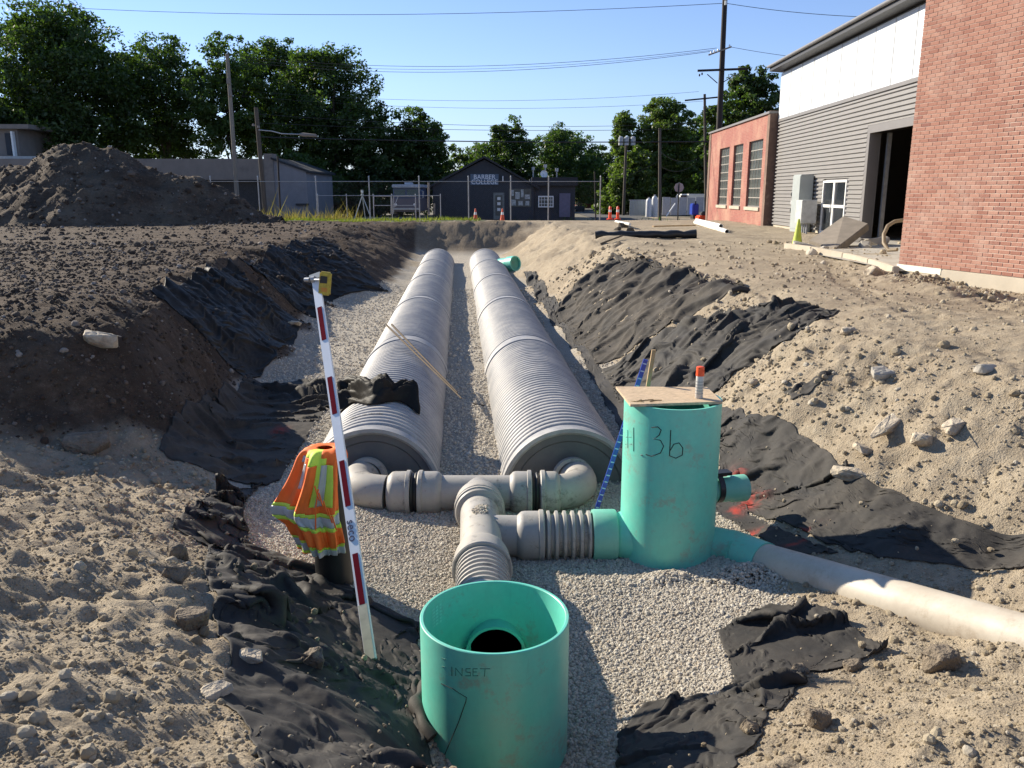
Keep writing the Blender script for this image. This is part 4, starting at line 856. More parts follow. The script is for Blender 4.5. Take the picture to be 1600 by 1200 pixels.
def soil_points(n, y0, y1, mn, k, sig, thr=-.12, f=1.4, sd=30, big=None):
    y = np.exp(rng.uniform(math.log(y0), math.log(y1), n)); x = rng.uniform(-1, 1, n)*.85*(y+1.4); b = base(x, y); g = gravel_mask(x, y, b)
    kp = (rng.random(n) > g*1.2) & (fbm(x*f, y*f, 3, sd)+rng.normal(0, .12, n) > thr); ins = inside_any(x, y); kp &= (~ins) | (rng.random(n) < .035)
    kp &= ~((x > 8.5+.0*y) & (y < 17)); kp &= ~((b > 1.5) & (x > 2) & (y > 5.5) & (rng.random(n) < .82)); kp &= (np.hypot(x-CN.x, y-CN.y) > RN+.05) & (np.hypot(x-C36.x, y-C36.y) > R36+.1)
    x, y, ins = x[kp], y[kp], ins[kp]; s = np.minimum(np.maximum(mn, k*y)*np.exp(rng.normal(0, sig, len(x))), big or 9); d = dark_mask(x, y) > .5
    return np.stack([x, y, height(x, y)+s*.15+ins*.05], -1), s, d
sets = [soil_points(110000, 1.5, 26, .0046, .0013, .45, -.3), soil_points(24000, 1.7, 18, .0095, .0021, .50, .0, 1.1, 33, .05), soil_points(1900, 2.0, 13, .020, .0034, .36, .10, .8, 36, .07)]
n_ = 9000; x_ = rng.uniform(-40, -5.5, n_); y_ = rng.uniform(24, 45, n_); k_ = (x_ < midx(y_)-4.2) & (fbm(x_*.35, y_*.9, 3, 71)+rng.normal(0, .08, n_) > -.05); x_, y_ = x_[k_], y_[k_]; s_ = .035*np.exp(rng.normal(0, .5, len(x_)))
sets.append((np.stack([x_, y_, height(x_, y_)+s_*.1], -1), s_, np.ones(len(x_), bool)))
SP = np.vstack([s[0] for s in sets]); SS = np.concatenate([s[1] for s in sets]); SD = np.concatenate([s[2] for s in sets])
scatter('loose_soil_clods', SP[~SD], SS[~SD], NG_C, 'loose tan soil clods and pebbles on the banks'); scatter('dark_soil_clods', SP[SD], SS[SD], NG_D, 'loose dark topsoil clods on the left bank')

def rock_mesh(name, size, seed, material, npts=22, parent=None, sub=0):
    r = random.Random(seed); bm = bmesh.new()
    for _ in range(npts):
        v = Vector((r.uniform(-1, 1), r.uniform(-1, 1), r.uniform(-1, 1))); v = v/max(abs(v.x), abs(v.y), abs(v.z))*r.uniform(.8, 1)
        bm.verts.new((v.x*size[0]/2, v.y*size[1]/2, v.z*size[2]/2))
    res = bmesh.ops.convex_hull(bm, input=bm.verts); bmesh.ops.delete(bm, geom=[g for g in bm.verts if not g.link_faces], context='VERTS')
    bmesh.ops.bevel(bm, geom=bm.edges[:], offset=min(size)*.06, segments=1, affect='EDGES')
    if sub:
        bmesh.ops.triangulate(bm, faces=bm.faces[:]); bmesh.ops.subdivide_edges(bm, edges=bm.edges[:], cuts=sub, use_grid_fill=True)
        for v in bm.verts: v.co += v.normal*.10*min(size)*float(fbm(np.array([v.co.x/min(size)*2.3+seed]), np.array([v.co.y/min(size)*2.3+v.co.z*7]), 3, seed)[0])
    me = bpy.data.meshes.new(name); bm.to_mesh(me); bm.free(); me.materials.append(material); return me
def rock(px, py, size, rot, label, seed, material=M_ROCK, cat='rock', name='rock', sink=.25, sub=1):
    p = G(px, py); o = link(name, rock_mesh(name, size, seed, material, sub=sub), None, (p.x, p.y, p.z+size[2]*(.5-sink))); o.rotation_euler = rot; return tag(o, label, cat)
M_CLB = mat('damp_clod', (.20, .16, .115), .95, .4, 12, (.12, .09, .06), .3, 1.0, 30, bdist=.04)
rock(1385, 672, (.50, .14, .12), (.2, -.25, .62), 'long pale stone slab lying tilted on the right bank', 3)
rock(1352, 705, (.30, .20, .07), (.1, .3, .4), 'flat pale stone just below the long slab on the right bank', 4)
rock(1490, 672, (.24, .14, .12), (.1, -.2, .5), 'rounded pale stone on the right bank, farthest right of the large stones', 5)
rock(1440, 692, (.22, .18, .12), (0, .2, .9), 'blocky pale stone between the long slab and the rounded stone', 6)
rock(1330, 745, (.36, .16, .12), (.1, .1, -.5), 'pale broken stone on the upper edge of the long right sheet', 7)
rock(1180, 600, (.18, .12, .09), (.1, .1, .2), 'grey stone at the lower edge of the peaked black sheet', 8)
rock(1325, 520, (.20, .13, .10), (0, 0, .2), 'stone lying on the bank crest right of the peaked sheet', 9)
rock(1375, 590, (.28, .20, .13), (.3, 0, .2), 'grey stone half buried midway up the right bank', 10, M_CONC)
rock(1540, 580, (.26, .18, .10), (0, .1, .4), 'dark flat stone near the right edge below the wall', 11, M_CONC)
rock(1370, 430, (.55, .30, .26), (.2, .1, .5), 'pale boulder lying beside the curb in front of the brick wall', 12)
rock(136, 704, (.42, .30, .24), (.1, .1, .3), 'brown boulder at the foot of the dark left bank', 13, M_CLB)
rock(160, 538, (.40, .26, .20), (.3, .2, .3), 'pale lit stone on the dark left bank crest', 14)
rock(485, 1034, (.15, .13, .11), (.3, .2, .3), 'muddy clod of dirt on the black sheet left of the rod foot', 15, M_CLB, 'clod', 'dirt_clod', sub=2)
rock(300, 975, (.20, .15, .12), (.2, .1, .7), 'large round clod at the left edge of the black sheet', 16, M_CLB, 'clod', 'dirt_clod', sub=2)
rock(385, 1030, (.17, .11, .06), (.2, .1, .2), 'flat pale stone beside the large black sheet at left', 17)
rock(340, 1085, (.16, .10, .05), (.1, .1, .8), 'flat pale stone in the dirt below the other flat stone', 18)
rock(280, 870, (.17, .15, .14), (.2, .1, .7), 'knobbly clod at the rim of the dirt pocket, upper one', 19, M_CLB, 'clod', 'dirt_clod', sub=2)
rock(275, 905, (.16, .13, .12), (.2, .4, .1), 'knobbly clod at the rim of the dirt pocket, lower one', 20, M_CLB, 'clod', 'dirt_clod', sub=2)
rock(460, 508, (.34, .22, .12), (0, .1, .2), 'flat stone on the gravel at the corner of the glossy sheet', 21)
rock(1468, 1040, (.22, .19, .16), (0, .1, .2), 'big crumbly clod in front of the buried end of the cream pipe', 22, M_CLB, 'clod', 'dirt_clod', sub=2)
rock(1333, 1045, (.12, .11, .09), (0, .1, .2), 'pale clod beside the black heap under the cream pipe', 23, M_CLB, 'clod', 'dirt_clod', sub=2)
rock(1250, 1050, (.10, .09, .07), (0, .4, .2), 'small pale clod resting against the black fabric heap', 24, M_CLB, 'clod', 'dirt_clod', sub=2)
rock(1175, 1145, (.11, .10, .08), (0, .4, .2), 'pale clod on the lower black fabric scrap', 25, M_CLB, 'clod', 'dirt_clod', sub=2)
rock(1275, 1130, (.15, .13, .11), (0, .4, .9), 'crumbly clod in the dirt at lower right', 26, M_CLB, 'clod', 'dirt_clod', sub=2)
# scrap of black fabric poking from the right bank
drape('fabric_scrap', 'small torn black scrap poking out of the right bank', 'fabric scrap', [(1225, 612), (1260, 600), (1305, 580)], [(1235, 625), (1262, 618), (1290, 592)], n=30, m=20, amp=.05, seed=120, group=None)
# far green stub beside the right pipe
p = Vector((-.02, 33, .42)); t = thing('pipe_stub', 'short teal green pipe stub lying beside the far end of the right pipe', 'pipe stub', p)
m = MB(); m.lathe([(0, .22), (0, .26), (.5, .26), (.52, .30), (.9, .30), (.9, .25), (.3, .24)], p+Vector((-.45, .5, -.1)), p+Vector((.3, -.3, .05)), 32, closed=None); m.build('barrel', M_TEAL, t, smooth=40)
m = MB(); m.lathe([(0, 0), (0, .25)], p+Vector((.12, -.10, .02)), p+Vector((.7, -.7, .14)), 24); m.build('cap', M_TEAL, t)

# ================================================================== brick block at right
def lb(m, name, material, root, smooth=None, bev=0, label=None):
    o = m.build(name, material, None, smooth, bev, label); o.parent = root; return o
def B2(m, x0, x1, y0, y1, z0, z1): return m.box(((x0+x1)/2, (y0+y1)/2, (z0+z1)/2), (x1-x0, y1-y0, z1-z0))
bw = thing('brick_building', 'tall red brick wall on a pale concrete footing at the right edge', 'building', (7.7, 16.6, 0), math.atan2(-.962, .272))
m = MB(); B2(m, .004, 9, .004, 7, 1.77, 9.3); lb(m, 'wall_core', M_MORTAR, bw)
m = MB(); B2(m, -.03, 9.03, -.035, 7, 1.1, 1.765); lb(m, 'footing', M_CONCW, bw, bev=.015)
m = MB(); B2(m, .0, 1.15, -.045, -.02, 1.66, 1.772); lb(m, 'footing_patch', mat('fresh_white_concrete', (.80, .76, .62), .85), bw)
BL, BH, JT = .2135, .0605, .0115; bx = []
for r_ in range(100):
    z = 1.775+r_*(BH+JT); off = -(BL+JT)/2 if r_ % 2 else 0
    if z > 9.2: break
    for k in range(30):
        x = off+k*(BL+JT); x0, x1 = max(x, 0), x+BL
        if x1-x0 < .05 or x > 5.4: continue
        bx.append((x0, x1, z, random.uniform(-.0015, .0015)))
cw = lambda b: (Vector((7.7+.272*b[0], 16.6-.962*b[0], b[2]))-Vector((0, 0, CZ))).length
vis = sorted([b for b in bx if b[0] < 3.0 and b[1]-b[0] > .2 and b[2] < 7], key=cw)[:298]; vs_ = set(map(tuple, vis))
mb1 = MB(); mb1.box((0, .022, 0), (BL, .052, BH)); proto = mb1.build('brick', M_BRICK, None, bev=.003); pme = proto.data; bpy.data.objects.remove(proto)
for b in vis: o = link('brick', pme, bw, ((b[0]+b[1])/2, b[3], b[2]+BH/2)); o.rotation_euler = (random.uniform(-.004, .004), random.uniform(-.003, .003), 0)
V_, F_, R_ = [], [], []
for b in bx:
    if tuple(b) in vs_: continue
    n0 = len(V_); x0, x1, z0, z1 = b[0], b[1], b[2], b[2]+BH; y0 = -.004+b[3]
    V_ += [(x0, y0, z0), (x1, y0, z0), (x1, y0, z1), (x0, y0, z1), (x0, .03, z0), (x1, .03, z0), (x1, .03, z1), (x0, .03, z1)]
    F_ += [(n0, n0+1, n0+2, n0+3), (n0+1, n0+5, n0+6, n0+2), (n0+4, n0, n0+3, n0+7), (n0+3, n0+2, n0+6, n0+7), (n0+4, n0+5, n0+1, n0)]; R_ += [random.random()]*5
o = link('brick_course', np_mesh('brick_course', V_, F_, M_BRICK, False, {'rnd': ('FACE', R_)}), bw); tag(o, kind='stuff')

# ================================================================== grey metal-sided building
D0 = 39.1; WX0 = 10.9+.03*D0; ga = math.atan2(-1, -.03)
gb = thing('metal_building', 'grey corrugated metal building with white panels above and a big open doorway', 'building', (WX0, D0, 0), ga)
ZT = 6.28; OX0, OX1, OZ = 10.9, 15.3, 5.05; DX0, DX1, DZ = 6.75, 9.2, 3.60
PT = .152; 
def corrug(x0, x1, z0, z1):
    pr = []; z = z0; i = 0
    zs = [z0]; k = math.ceil(z0/PT)
    g = []
    for kk in range(int(z0/PT)-1, int(z1/PT)+2):
        for f, y in ((0, 0), (.40, 0), (.50, -.055), (.88, -.055)): g.append(((kk+f)*PT, y))
    def yy(z): 
        for (a, ya), (b, yb) in zip(g, g[1:]):
            if a <= z <= b: return ya+(yb-ya)*(z-a)/(b-a+1e-9)
        return 0
    P = [(z0, yy(z0))]+[q for q in g if z0 < q[0] < z1]+[(z1, yy(z1))]
    m = MB(); vs = [(x, y, z) for z, y in P for x in (x0, x1)]; m.add(vs, [(2*i, 2*i+1, 2*i+3, 2*i+2) for i in range(len(P)-1)]); return m
xs_ = [0.02, 3.4, DX0-.06]
for x0, x1, z0, z1 in ((.02, 3.4, 1.75, ZT), (3.405, DX0-.06, 1.75, ZT), (DX0-.06, DX1+.06, DZ+.06, ZT), (DX1+.06, OX0-.22, 1.75, ZT), (OX0-.22, OX1+.22, OZ+.25, ZT), (OX1+.22, 22, 1.75, ZT)):
    o = lb(corrug(x0, x1, z0, z1), 'siding_panel', M_SIDING, gb)
m = MB(); B2(m, 0, DX0-.06, .01, .2, 1.1, 1.75); B2(m, DX1+.06, OX0-.22, .01, .2, 1.1, 1.75); B2(m, OX1+.22, 22, .01, .2, 1.1, 1.75); lb(m, 'footing', M_CONCW, gb)
m = MB(); B2(m, 0, DX0, .05, .3, 1.75, ZT); B2(m, DX0, DX1, .05, .3, DZ, ZT); B2(m, DX1, OX0, .05, .3, 1.75, ZT); B2(m, OX0, OX1, .05, .3, OZ, ZT); B2(m, OX1, 22, .05, .3, 1.75, ZT); B2(m, 0, 22, .05, .3, ZT, 8.45)
B2(m, 0, .3, .3, 16, 1.1, 8.45); B2(m, 21.7, 22, .3, 16, 1.1, 8.45); B2(m, .3, 21.7, 15.7, 16, 1.1, 8.45); lb(m, 'wall', M_GTRIM, gb)
m = MB(); B2(m, .3, 21.7, .3, 15.7, 1.2, 1.62); lb(m, 'floor_slab', M_CONC, gb)
m = MB(); B2(m, OX0-.22, OX0, -.05, .32, 1.6, OZ+.25); lb(m, 'door_jamb', M_GTRIM, gb)
m = MB(); B2(m, OX1, OX1+.22, -.05, .32, 1.6, OZ+.25); lb(m, 'door_jamb', M_GTRIM, gb)
m = MB(); B2(m, OX0, OX1, -.05, .32, OZ, OZ+.25); lb(m, 'door_header', M_GTRIM, gb)
m = MB(); B2(m, OX0+.02, OX0+.14, .5, .62, 1.6, OZ); lb(m, 'door_track', M_GALV, gb)
m = MB(); B2(m, OX0-.1, OX1+.1, -.9, .3, 1.35, 1.66); lb(m, 'threshold_slab', M_CONC, gb)
m = MB(); B2(m, 0, 22, -.07, -.0, ZT-.02, ZT+.10); lb(m, 'flashing', M_GTRIM, gb)
for k in range(14):
    m = MB(); B2(m, .0+k*1.52, 1.505+k*1.52, -.05, .04, ZT+.10, 8.33); o = lb(m, 'panel', M_WPAN, gb)
for k in range(14):
    m = MB(); B2(m, 1.495+k*1.52, 1.53+k*1.52, -.062, .03, ZT+.10, 8.33); lb(m, 'panel_joint', mat('pale_joint_metal', (.40, .41, .42), .5), gb)
m = MB(); m.prism([(-.35, -.50, 8.46), (-.35, .3, 8.40), (-.35, .3, 8.95), (-.35, -.50, 8.66)], (22.5, 0, 0)); lb(m, 'roof_edge', mat('dark_grey_fascia', (.035, .035, .037), .5), gb)
m = MB(); m.prism([(-.35, .3, 8.5), (-.35, 8, 9.9), (-.35, 16.5, 8.5)], (22.5, 0, 0)); lb(m, 'roof', M_GTRIM, gb)
m = MB(); m.tube([(-.4, -.56, 8.66), (22, -.56, 8.66)], .07, 8); lb(m, 'gutter', mat('grey_gutter', (.16, .16, .165), .5), gb, smooth=60)
# glazed double door
m = MB()
for a_, b_ in ((DX0, DX0+.08), ((DX0+DX1)/2-.08, (DX0+DX1)/2+.08), (DX1-.08, DX1)): B2(m, a_, b_, -.06, .06, 1.6, DZ)
B2(m, DX0+.08, DX1-.08, -.055, .055, DZ-.08, DZ); B2(m, DX0+.08, DX1-.08, -.055, .055, 1.6, 1.75); B2(m, DX0+.08, (DX0+DX1)/2-.08, -.05, .05, 2.62, 2.72); B2(m, (DX0+DX1)/2+.08, DX1-.08, -.05, .05, 2.62, 2.72)
dr = lb(m, 'glazed_door', M_WFR, gb)
for a_, b_ in ((DX0+.08, (DX0+DX1)/2-.08), ((DX0+DX1)/2+.08, DX1-.08)):
    for z0, z1 in ((1.75, 2.62), (2.72, DZ-.08)):
        m = MB(); B2(m, a_, b_, -.01, .01, z0, z1); o = m.build('pane', M_GLASS, None); o.parent = dr
m = MB(); m.tube([((DX0+DX1)/2-.05, -.12, 2.45), ((DX0+DX1)/2-.05, -.12, 2.75)], .02, 6); o = m.build('handle', M_GALV, None); o.parent = dr
# electrical gear (stands against the wall, each cabinet its own thing)
def wallthing(name, label, cat, x, y, z): 
    v = gb.location + Vector((math.cos(ga)*x-math.sin(ga)*y, math.sin(ga)*x+math.cos(ga)*y, z)); return thing(name, label, cat, v, ga)
t = wallthing('electrical_cabinet', 'tall grey electrical cabinet against the corrugated metal wall', 'electrical cabinet', 5.2, -.3, 0)
m = MB(); B2(m, -.5, .5, -.28, .22, 1.5, 3.85); lb(m, 'case', M_GREYB, t, bev=.015)
m = MB(); B2(m, -.47, .47, -.30, -.283, 1.75, 3.80); lb(m, 'door', M_GREYB, t)
t = wallthing('meter_bank', 'wall mounted bank of round electric meters beside the tall cabinet', 'meter bank', 3.95, -.1, 0)
m = MB(); B2(m, -.55, .72, -.08, .06, 2.15, 3.25); lb(m, 'backplate', M_GREYB, t, bev=.01)
for i in range(2):
    for j in range(3):
        m = MB(); cx, cz = -.28+i*.62, 2.42+j*.33; m.lathe([(0, .115), (.05, .11), (.12, .09), (.13, .0)], (cx, -.08, cz), (cx, -1, cz), 16); lb(m, 'meter', M_SILVER if (i+j) % 2 else M_GLASS, t, smooth=50)
m = MB(); B2(m, -.02, .08, -.14, -.08, 2.0, 3.3); lb(m, 'riser_channel', M_GTRIM, t)
for x in (-.3, .0, .3): m = MB(); m.tube([(x, -.04, 1.5), (x, -.04, 2.15)], .035, 8); lb(m, 'conduit', M_GALV, t, smooth=60)
t = wallthing('transformer_box', 'smaller pale grey box on conduits in front of the metal wall', 'electrical box', 6.35, -.5, 0)
m = MB(); B2(m, -.38, .38, -.28, .30, 2.0, 2.88); lb(m, 'case', mat('light_grey_cabinet', (.48, .49, .47), .45), t, bev=.02)
for x in (-.25, .0, .25): m = MB(); m.tube([(x, 0, 1.5), (x, 0, 2.0)], .04, 8); lb(m, 'conduit', M_GALV, t, smooth=60)

# ================================================================== old red brick wing
rbw = thing('brick_wing', 'low old red brick wing with three tall steel sash windows', 'building', (WX0, D0+.1, 0), ga)
RZ = 6.65; yr = -.36; wins = [(-10.5, -8.0), (-7.0, -4.9), (-3.7, -1.05)]; WZ0, WZ1 = 2.47, 5.62
m = MB(); xs2 = -13.6
cuts = [xs2]+[v for w_ in wins for v in w_]+[-.42]
for i in range(0, len(cuts), 2): B2(m, cuts[i], cuts[i+1], yr, yr+.35, 1.0, RZ)
for a_, b_ in wins: B2(m, a_, b_, yr, yr+.35, 1.0, WZ0-.16); B2(m, a_, b_, yr, yr+.35, WZ1, RZ)
B2(m, xs2, -.42, 8, 8.3, 1, RZ); B2(m, xs2, xs2+.3, yr+.35, 8, 1, RZ); lb(m, 'wall', M_REDBR, rbw)
m = MB(); B2(m, -.42, -.02, yr-.03, 8, 1.0, RZ+.12); lb(m, 'pilaster', M_OLDPIL, rbw)
m = MB(); B2(m, xs2-.02, xs2+.5, yr-.03, yr+.30, 1.0, RZ-.02); lb(m, 'pilaster', M_OLDPIL, rbw)
m = MB(); B2(m, xs2-.1, 0, yr-.09, 8.4, RZ, RZ+.10); lb(m, 'coping', M_GTRIM, rbw)
m = MB(); B2(m, xs2+.31, -.43, yr+.36, 7.9, RZ-.4, RZ-.3); lb(m, 'roof', M_DKTRIM, rbw)
for wi, (a_, b_) in enumerate(wins):
    m = MB()
    for x0, x1 in ((a_, a_+.06), (b_-.06, b_)): B2(m, x0, x1, yr+.10, yr+.17, WZ0, WZ1)
    B2(m, a_+.06, b_-.06, yr+.10, yr+.17, WZ0, WZ0+.06); B2(m, a_+.06, b_-.06, yr+.10, yr+.17, WZ1-.06, WZ1)
    wf = lb(m, 'window', M_GTRIM, rbw); nx, nz = 5, 7; px_, pz_ = (b_-a_)/nx, (WZ1-WZ0)/nz
    mp = MB(); B2(mp, -px_/2+.01, px_/2-.01, -.004, .004, -pz_/2+.02, pz_/2-.02); pm = mp.build('pane', M_OLDGL, None); pd = pm.data; bpy.data.objects.remove(pm)
    for i in range(nx):
        for j in range(nz): o = link('pane', pd, wf, (a_+(i+.5)*px_, yr+.13, WZ0+(j+.5)*pz_)); o.rotation_euler = (random.uniform(-.03, .03), 0, random.uniform(-.03, .03))
    m = MB()
    for i in range(1, nx): B2(m, a_+i*px_-.010, a_+i*px_+.010, yr+.11, yr+.15, WZ0+.06, WZ1-.06)
    for j in range(1, nz): B2(m, a_+.06, b_-.06, yr+.105, yr+.155, WZ0+j*pz_-.022, WZ0+j*pz_+.022)
    o = m.build('glazing_bar', mat('rusty_pale_bars', (.27, .25, .22), .7, .3, 10), None); o.parent = wf; o['kind'] = 'stuff'
    m = MB(); B2(m, a_-.08, b_+.08, yr-.07, yr+.12, WZ0-.16, WZ0); o = m.build('sill', M_CONCW, None); o.parent = wf
    m = MB(); B2(m, a_-.1, b_+.1, yr+.36, yr+.38, WZ0-.1, WZ1+.1); lb(m, 'dark_interior', M_DKTRIM, rbw)

# ================================================================== things by the buildings
def cone(px, py, h, label, material, band=False, group=None, name='traffic_cone', d=None, lean=0):
    p = G(px, py) if d is None else PY(px, py, d); t = thing(name, label, 'traffic cone', p, 0, group); m = MB(); m.box(p+Vector((0, 0, .02)), (h*.52, h*.52, .04)); m.build('base', material, t, bev=.01)
    m = MB(); m.lathe([(.03, h*.19), (h*.5, h*.115), (h-.02, h*.045), (h, h*.03)], p, p+Vector((lean, 0, 1)), 20); m.build('cone_body', material, t, smooth=40)
    if band: m = MB(); m.lathe([(h*.52, h*.118), (h*.72, h*.088)], p, p+Vector((lean, 0, 1)), 20, closed=None); m.build('reflective_collar', M_WFR, t, smooth=40)
    return t
cone(1245, 386, .78, 'faded yellow-green traffic cone beside the fallen concrete slab', M_YG)
sl = [PY(1263, 376, 24.2), PY(1318, 337, 25.4), PY(1357, 349, 24.6), PY(1305, 389, 23.0)]
nn = (sl[1]-sl[0]).cross(sl[3]-sl[0]).normalized(); nn = nn if nn.z < 0 else -nn
m = MB(); m.prism(sl, nn*.22); o = m.build('concrete_slab', mat('brown_grey_slab', (.235, .20, .16), .9, .15, 4, bmp=.4), None, bev=.02); tag(o, 'large broken concrete slab tilted up by the open doorway', 'concrete slab')
for i, (px, py, s, l) in enumerate([(1262, 388, (.9, .35, .18), 'long flat broken slab piece leaning under the big tilted slab'), (1335, 380, (.7, .6, .35), 'chunk of broken concrete right of the tilted slab'), (1352, 388, (.5, .35, .25), 'smaller pale chunk at the front of the rubble'), (1285, 392, (.4, .3, .15), 'small reddish rubble piece at the slab corner'), (1368, 383, (.8, .5, .3), 'dark concrete chunk nearest the hose loop')]):
    rock(px, py, s, (.15, .2, i*.7), l, 60+i, M_CONC, 'rubble', 'concrete_chunk', sub=0)
a_, b_ = G(1385, 368), G(1404, 392); m = MB(); pts = [PY(1402, 390, 19.8), PY(1388, 391, 20), PY(1381, 380, 20.2), PY(1381, 366, 20.4), PY(1387, 353, 20.6), PY(1398, 346, 20.8), PY(1412, 344, 21)]
m.tube(pts, .045, 10); tag(m.build('hose', mat('brown_rubber_hose', (.20, .15, .09), .6), None, smooth=60), 'brown hose looping up against the brick wall corner', 'hose')
m = MB(); cpt = [G(1228, 388), G(1270, 394), G(1320, 404), G(1360, 414), G(1400, 428)]
for i in range(len(cpt)-1):
    m = MB(); p, q = cpt[i], cpt[i+1]; z = (p.z+q.z)/2+.02; p = Vector((p.x, p.y, p.z+.03)); q = Vector((q.x, q.y, q.z+.03)); q = p+(q-p)*.985; bar(m, p, q, .13, .22, Vector((0, 0, 1)))
    if i == 0: curb = thing('concrete_curb', 'low pale concrete curb running past the rubble to the brick wall', 'curb', cpt[0])
    m.build('curb_stone', M_CONCW, curb, bev=.015)
m = MB(); sheet('doorway_apron', [(cpt[0].x+.1, cpt[0].y+.2, 1.64), (cpt[-1].x+.1, cpt[-1].y, 1.66), (9.9, 18, 1.66), (11.3, 24, 1.655), (11.6, 29, 1.645), (9.5, 27, 1.64)], M_CONC)
# white pipes pile
for i, l in enumerate(('lowest white plastic pipe of the pile by the old brick wing', 'second white plastic pipe of the pile by the old brick wing', 'white plastic pipe resting on top of the pile', 'white plastic pipe at the back of the pile by the wing')):
    p, q = G(1092-i*2, 352-i*.6), G(1136-i*5, 364-i*1.3); z = (.09, .09, .22, .09)[i]; m = MB(); p = Vector((p.x, p.y, 1.62+z)); q = Vector((q.x, q.y, 1.62+z)); m.lathe([(0, .07), (0, .085), ((q-p).length, .085), ((q-p).length, .07), (.1, .07)], p, q, 16, closed=None); tag(m.build('plastic_pipe', mat('clean_white_pvc', (.80, .78, .72), .4), None, smooth=40), l, 'pipe', 'white pipes by the brick wing')
# black sock and timber
p, q = G(930, 374), G(1088, 372); m = MB(); n_ = 16
m.tube([p+(q-p)*i/n_+Vector((0, 0, .13+.02*math.sin(i*2.1))) for i in range(n_+1)], [.13+.02*math.sin(i*1.7) for i in range(n_+1)], 12); tag(m.build('silt_sock', M_BLACKP, None, smooth=60), 'long black sock of fabric lying across the dirt beyond the right bank', 'silt sock')
p, q = G(1020, 365), G(1085, 363); m = MB(); bar(m, p+Vector((0, 0, .27)), q+Vector((0, 0, .27)), .05, .12); tag(m.build('timber', M_WOOD, None), 'sawn timber lying on the black sock', 'timber')
m = MB(); bar(m, G(938, 384)+Vector((0, 0, .06)), G(972, 374)+Vector((0, 0, .12)), .05, .05); tag(m.build('timber', M_OLDW, None), 'dark stick poking out from under the black sock', 'timber')
m = MB(); p = G(1155, 457); m.tube([p+Vector((-.12, 0, .03)), p+Vector((0, -.02, .07)), p+Vector((.14, 0, .03))], .05, 8); tag(m.build('sandbag', M_GEO, None, smooth=60), 'small dark bundle holding down the broad sheet corner', 'bundle')
# ================================================================== spoil heap
MY = 44.5
mpx = [(-160, 330), (-60, 300), (0, 268), (60, 246), (100, 227), (155, 225), (205, 240), (250, 262), (300, 279), (350, 296), (400, 325), (440, 348)]
mx_ = [PY(a, b, MY).x for a, b in mpx]; mz_ = [PY(a, b, MY).z-1.5 for a, b in mpx]
gx, gy = np.meshgrid(np.linspace(mx_[0], mx_[-1], 260), np.linspace(MY-7.5, MY+8, 150), indexing='ij')
R_ = np.interp(gx, mx_, mz_); q = 1-np.abs(gy-MY-.6*fbm(gx*.3, gy*.3, 2, 40))/np.maximum(.9+R_*1.2, .5); q = np.clip(q, -.3, 1); q = np.where(q > .8, .8+(q-.8)*.8, q)
gz = 1.5+R_*q*1.02+(.42*fbm(gx*.35, gy*.35, 3, 44)+.20*fbm(gx*.9, gy*.9, 5, 41, .6)+.09*ridge(gx*1.1+gy*.4, gy*.8-gx*.5, 3, 42)-.05)*sstep(-.1, .3, q)-.25*(q < 0)
idx = np.arange(gx.size).reshape(gx.shape); Fq = np.stack([idx[:-1, :-1], idx[1:, :-1], idx[1:, 1:], idx[:-1, 1:]], -1).reshape(-1, 4)
oc = np.array([PY(130, 300, MY).x, MY, 1.4]); v = np.stack([gx, gy, gz], -1).reshape(-1, 3)-oc
o = link('soil_heap', np_mesh('soil_heap', v, Fq, SOIL, True, {'gravel': ('POINT', np.zeros(len(v))), 'dark': ('POINT', np.clip(.95-.25*fbm(gx.ravel()*.5, gy.ravel()*.5, 3, 43), 0, 1)), 'damp_and_shade': ('POINT', np.zeros(len(v)))}), None, tuple(oc)); tag(o, 'big heap of dark brown excavated soil at the left', 'dirt heap')
k = rng.integers(0, gx.size, 5200); k = k[(q.ravel()[k] > 0)]; hp = v[k]+oc; hp = hp+rng.normal(0, .05, hp.shape)*[1, 1, .2]
scatter('soil_heap_clods', hp, .05*np.exp(rng.normal(0, .5, len(hp))), NG_D, 'loose clods on the soil heap')

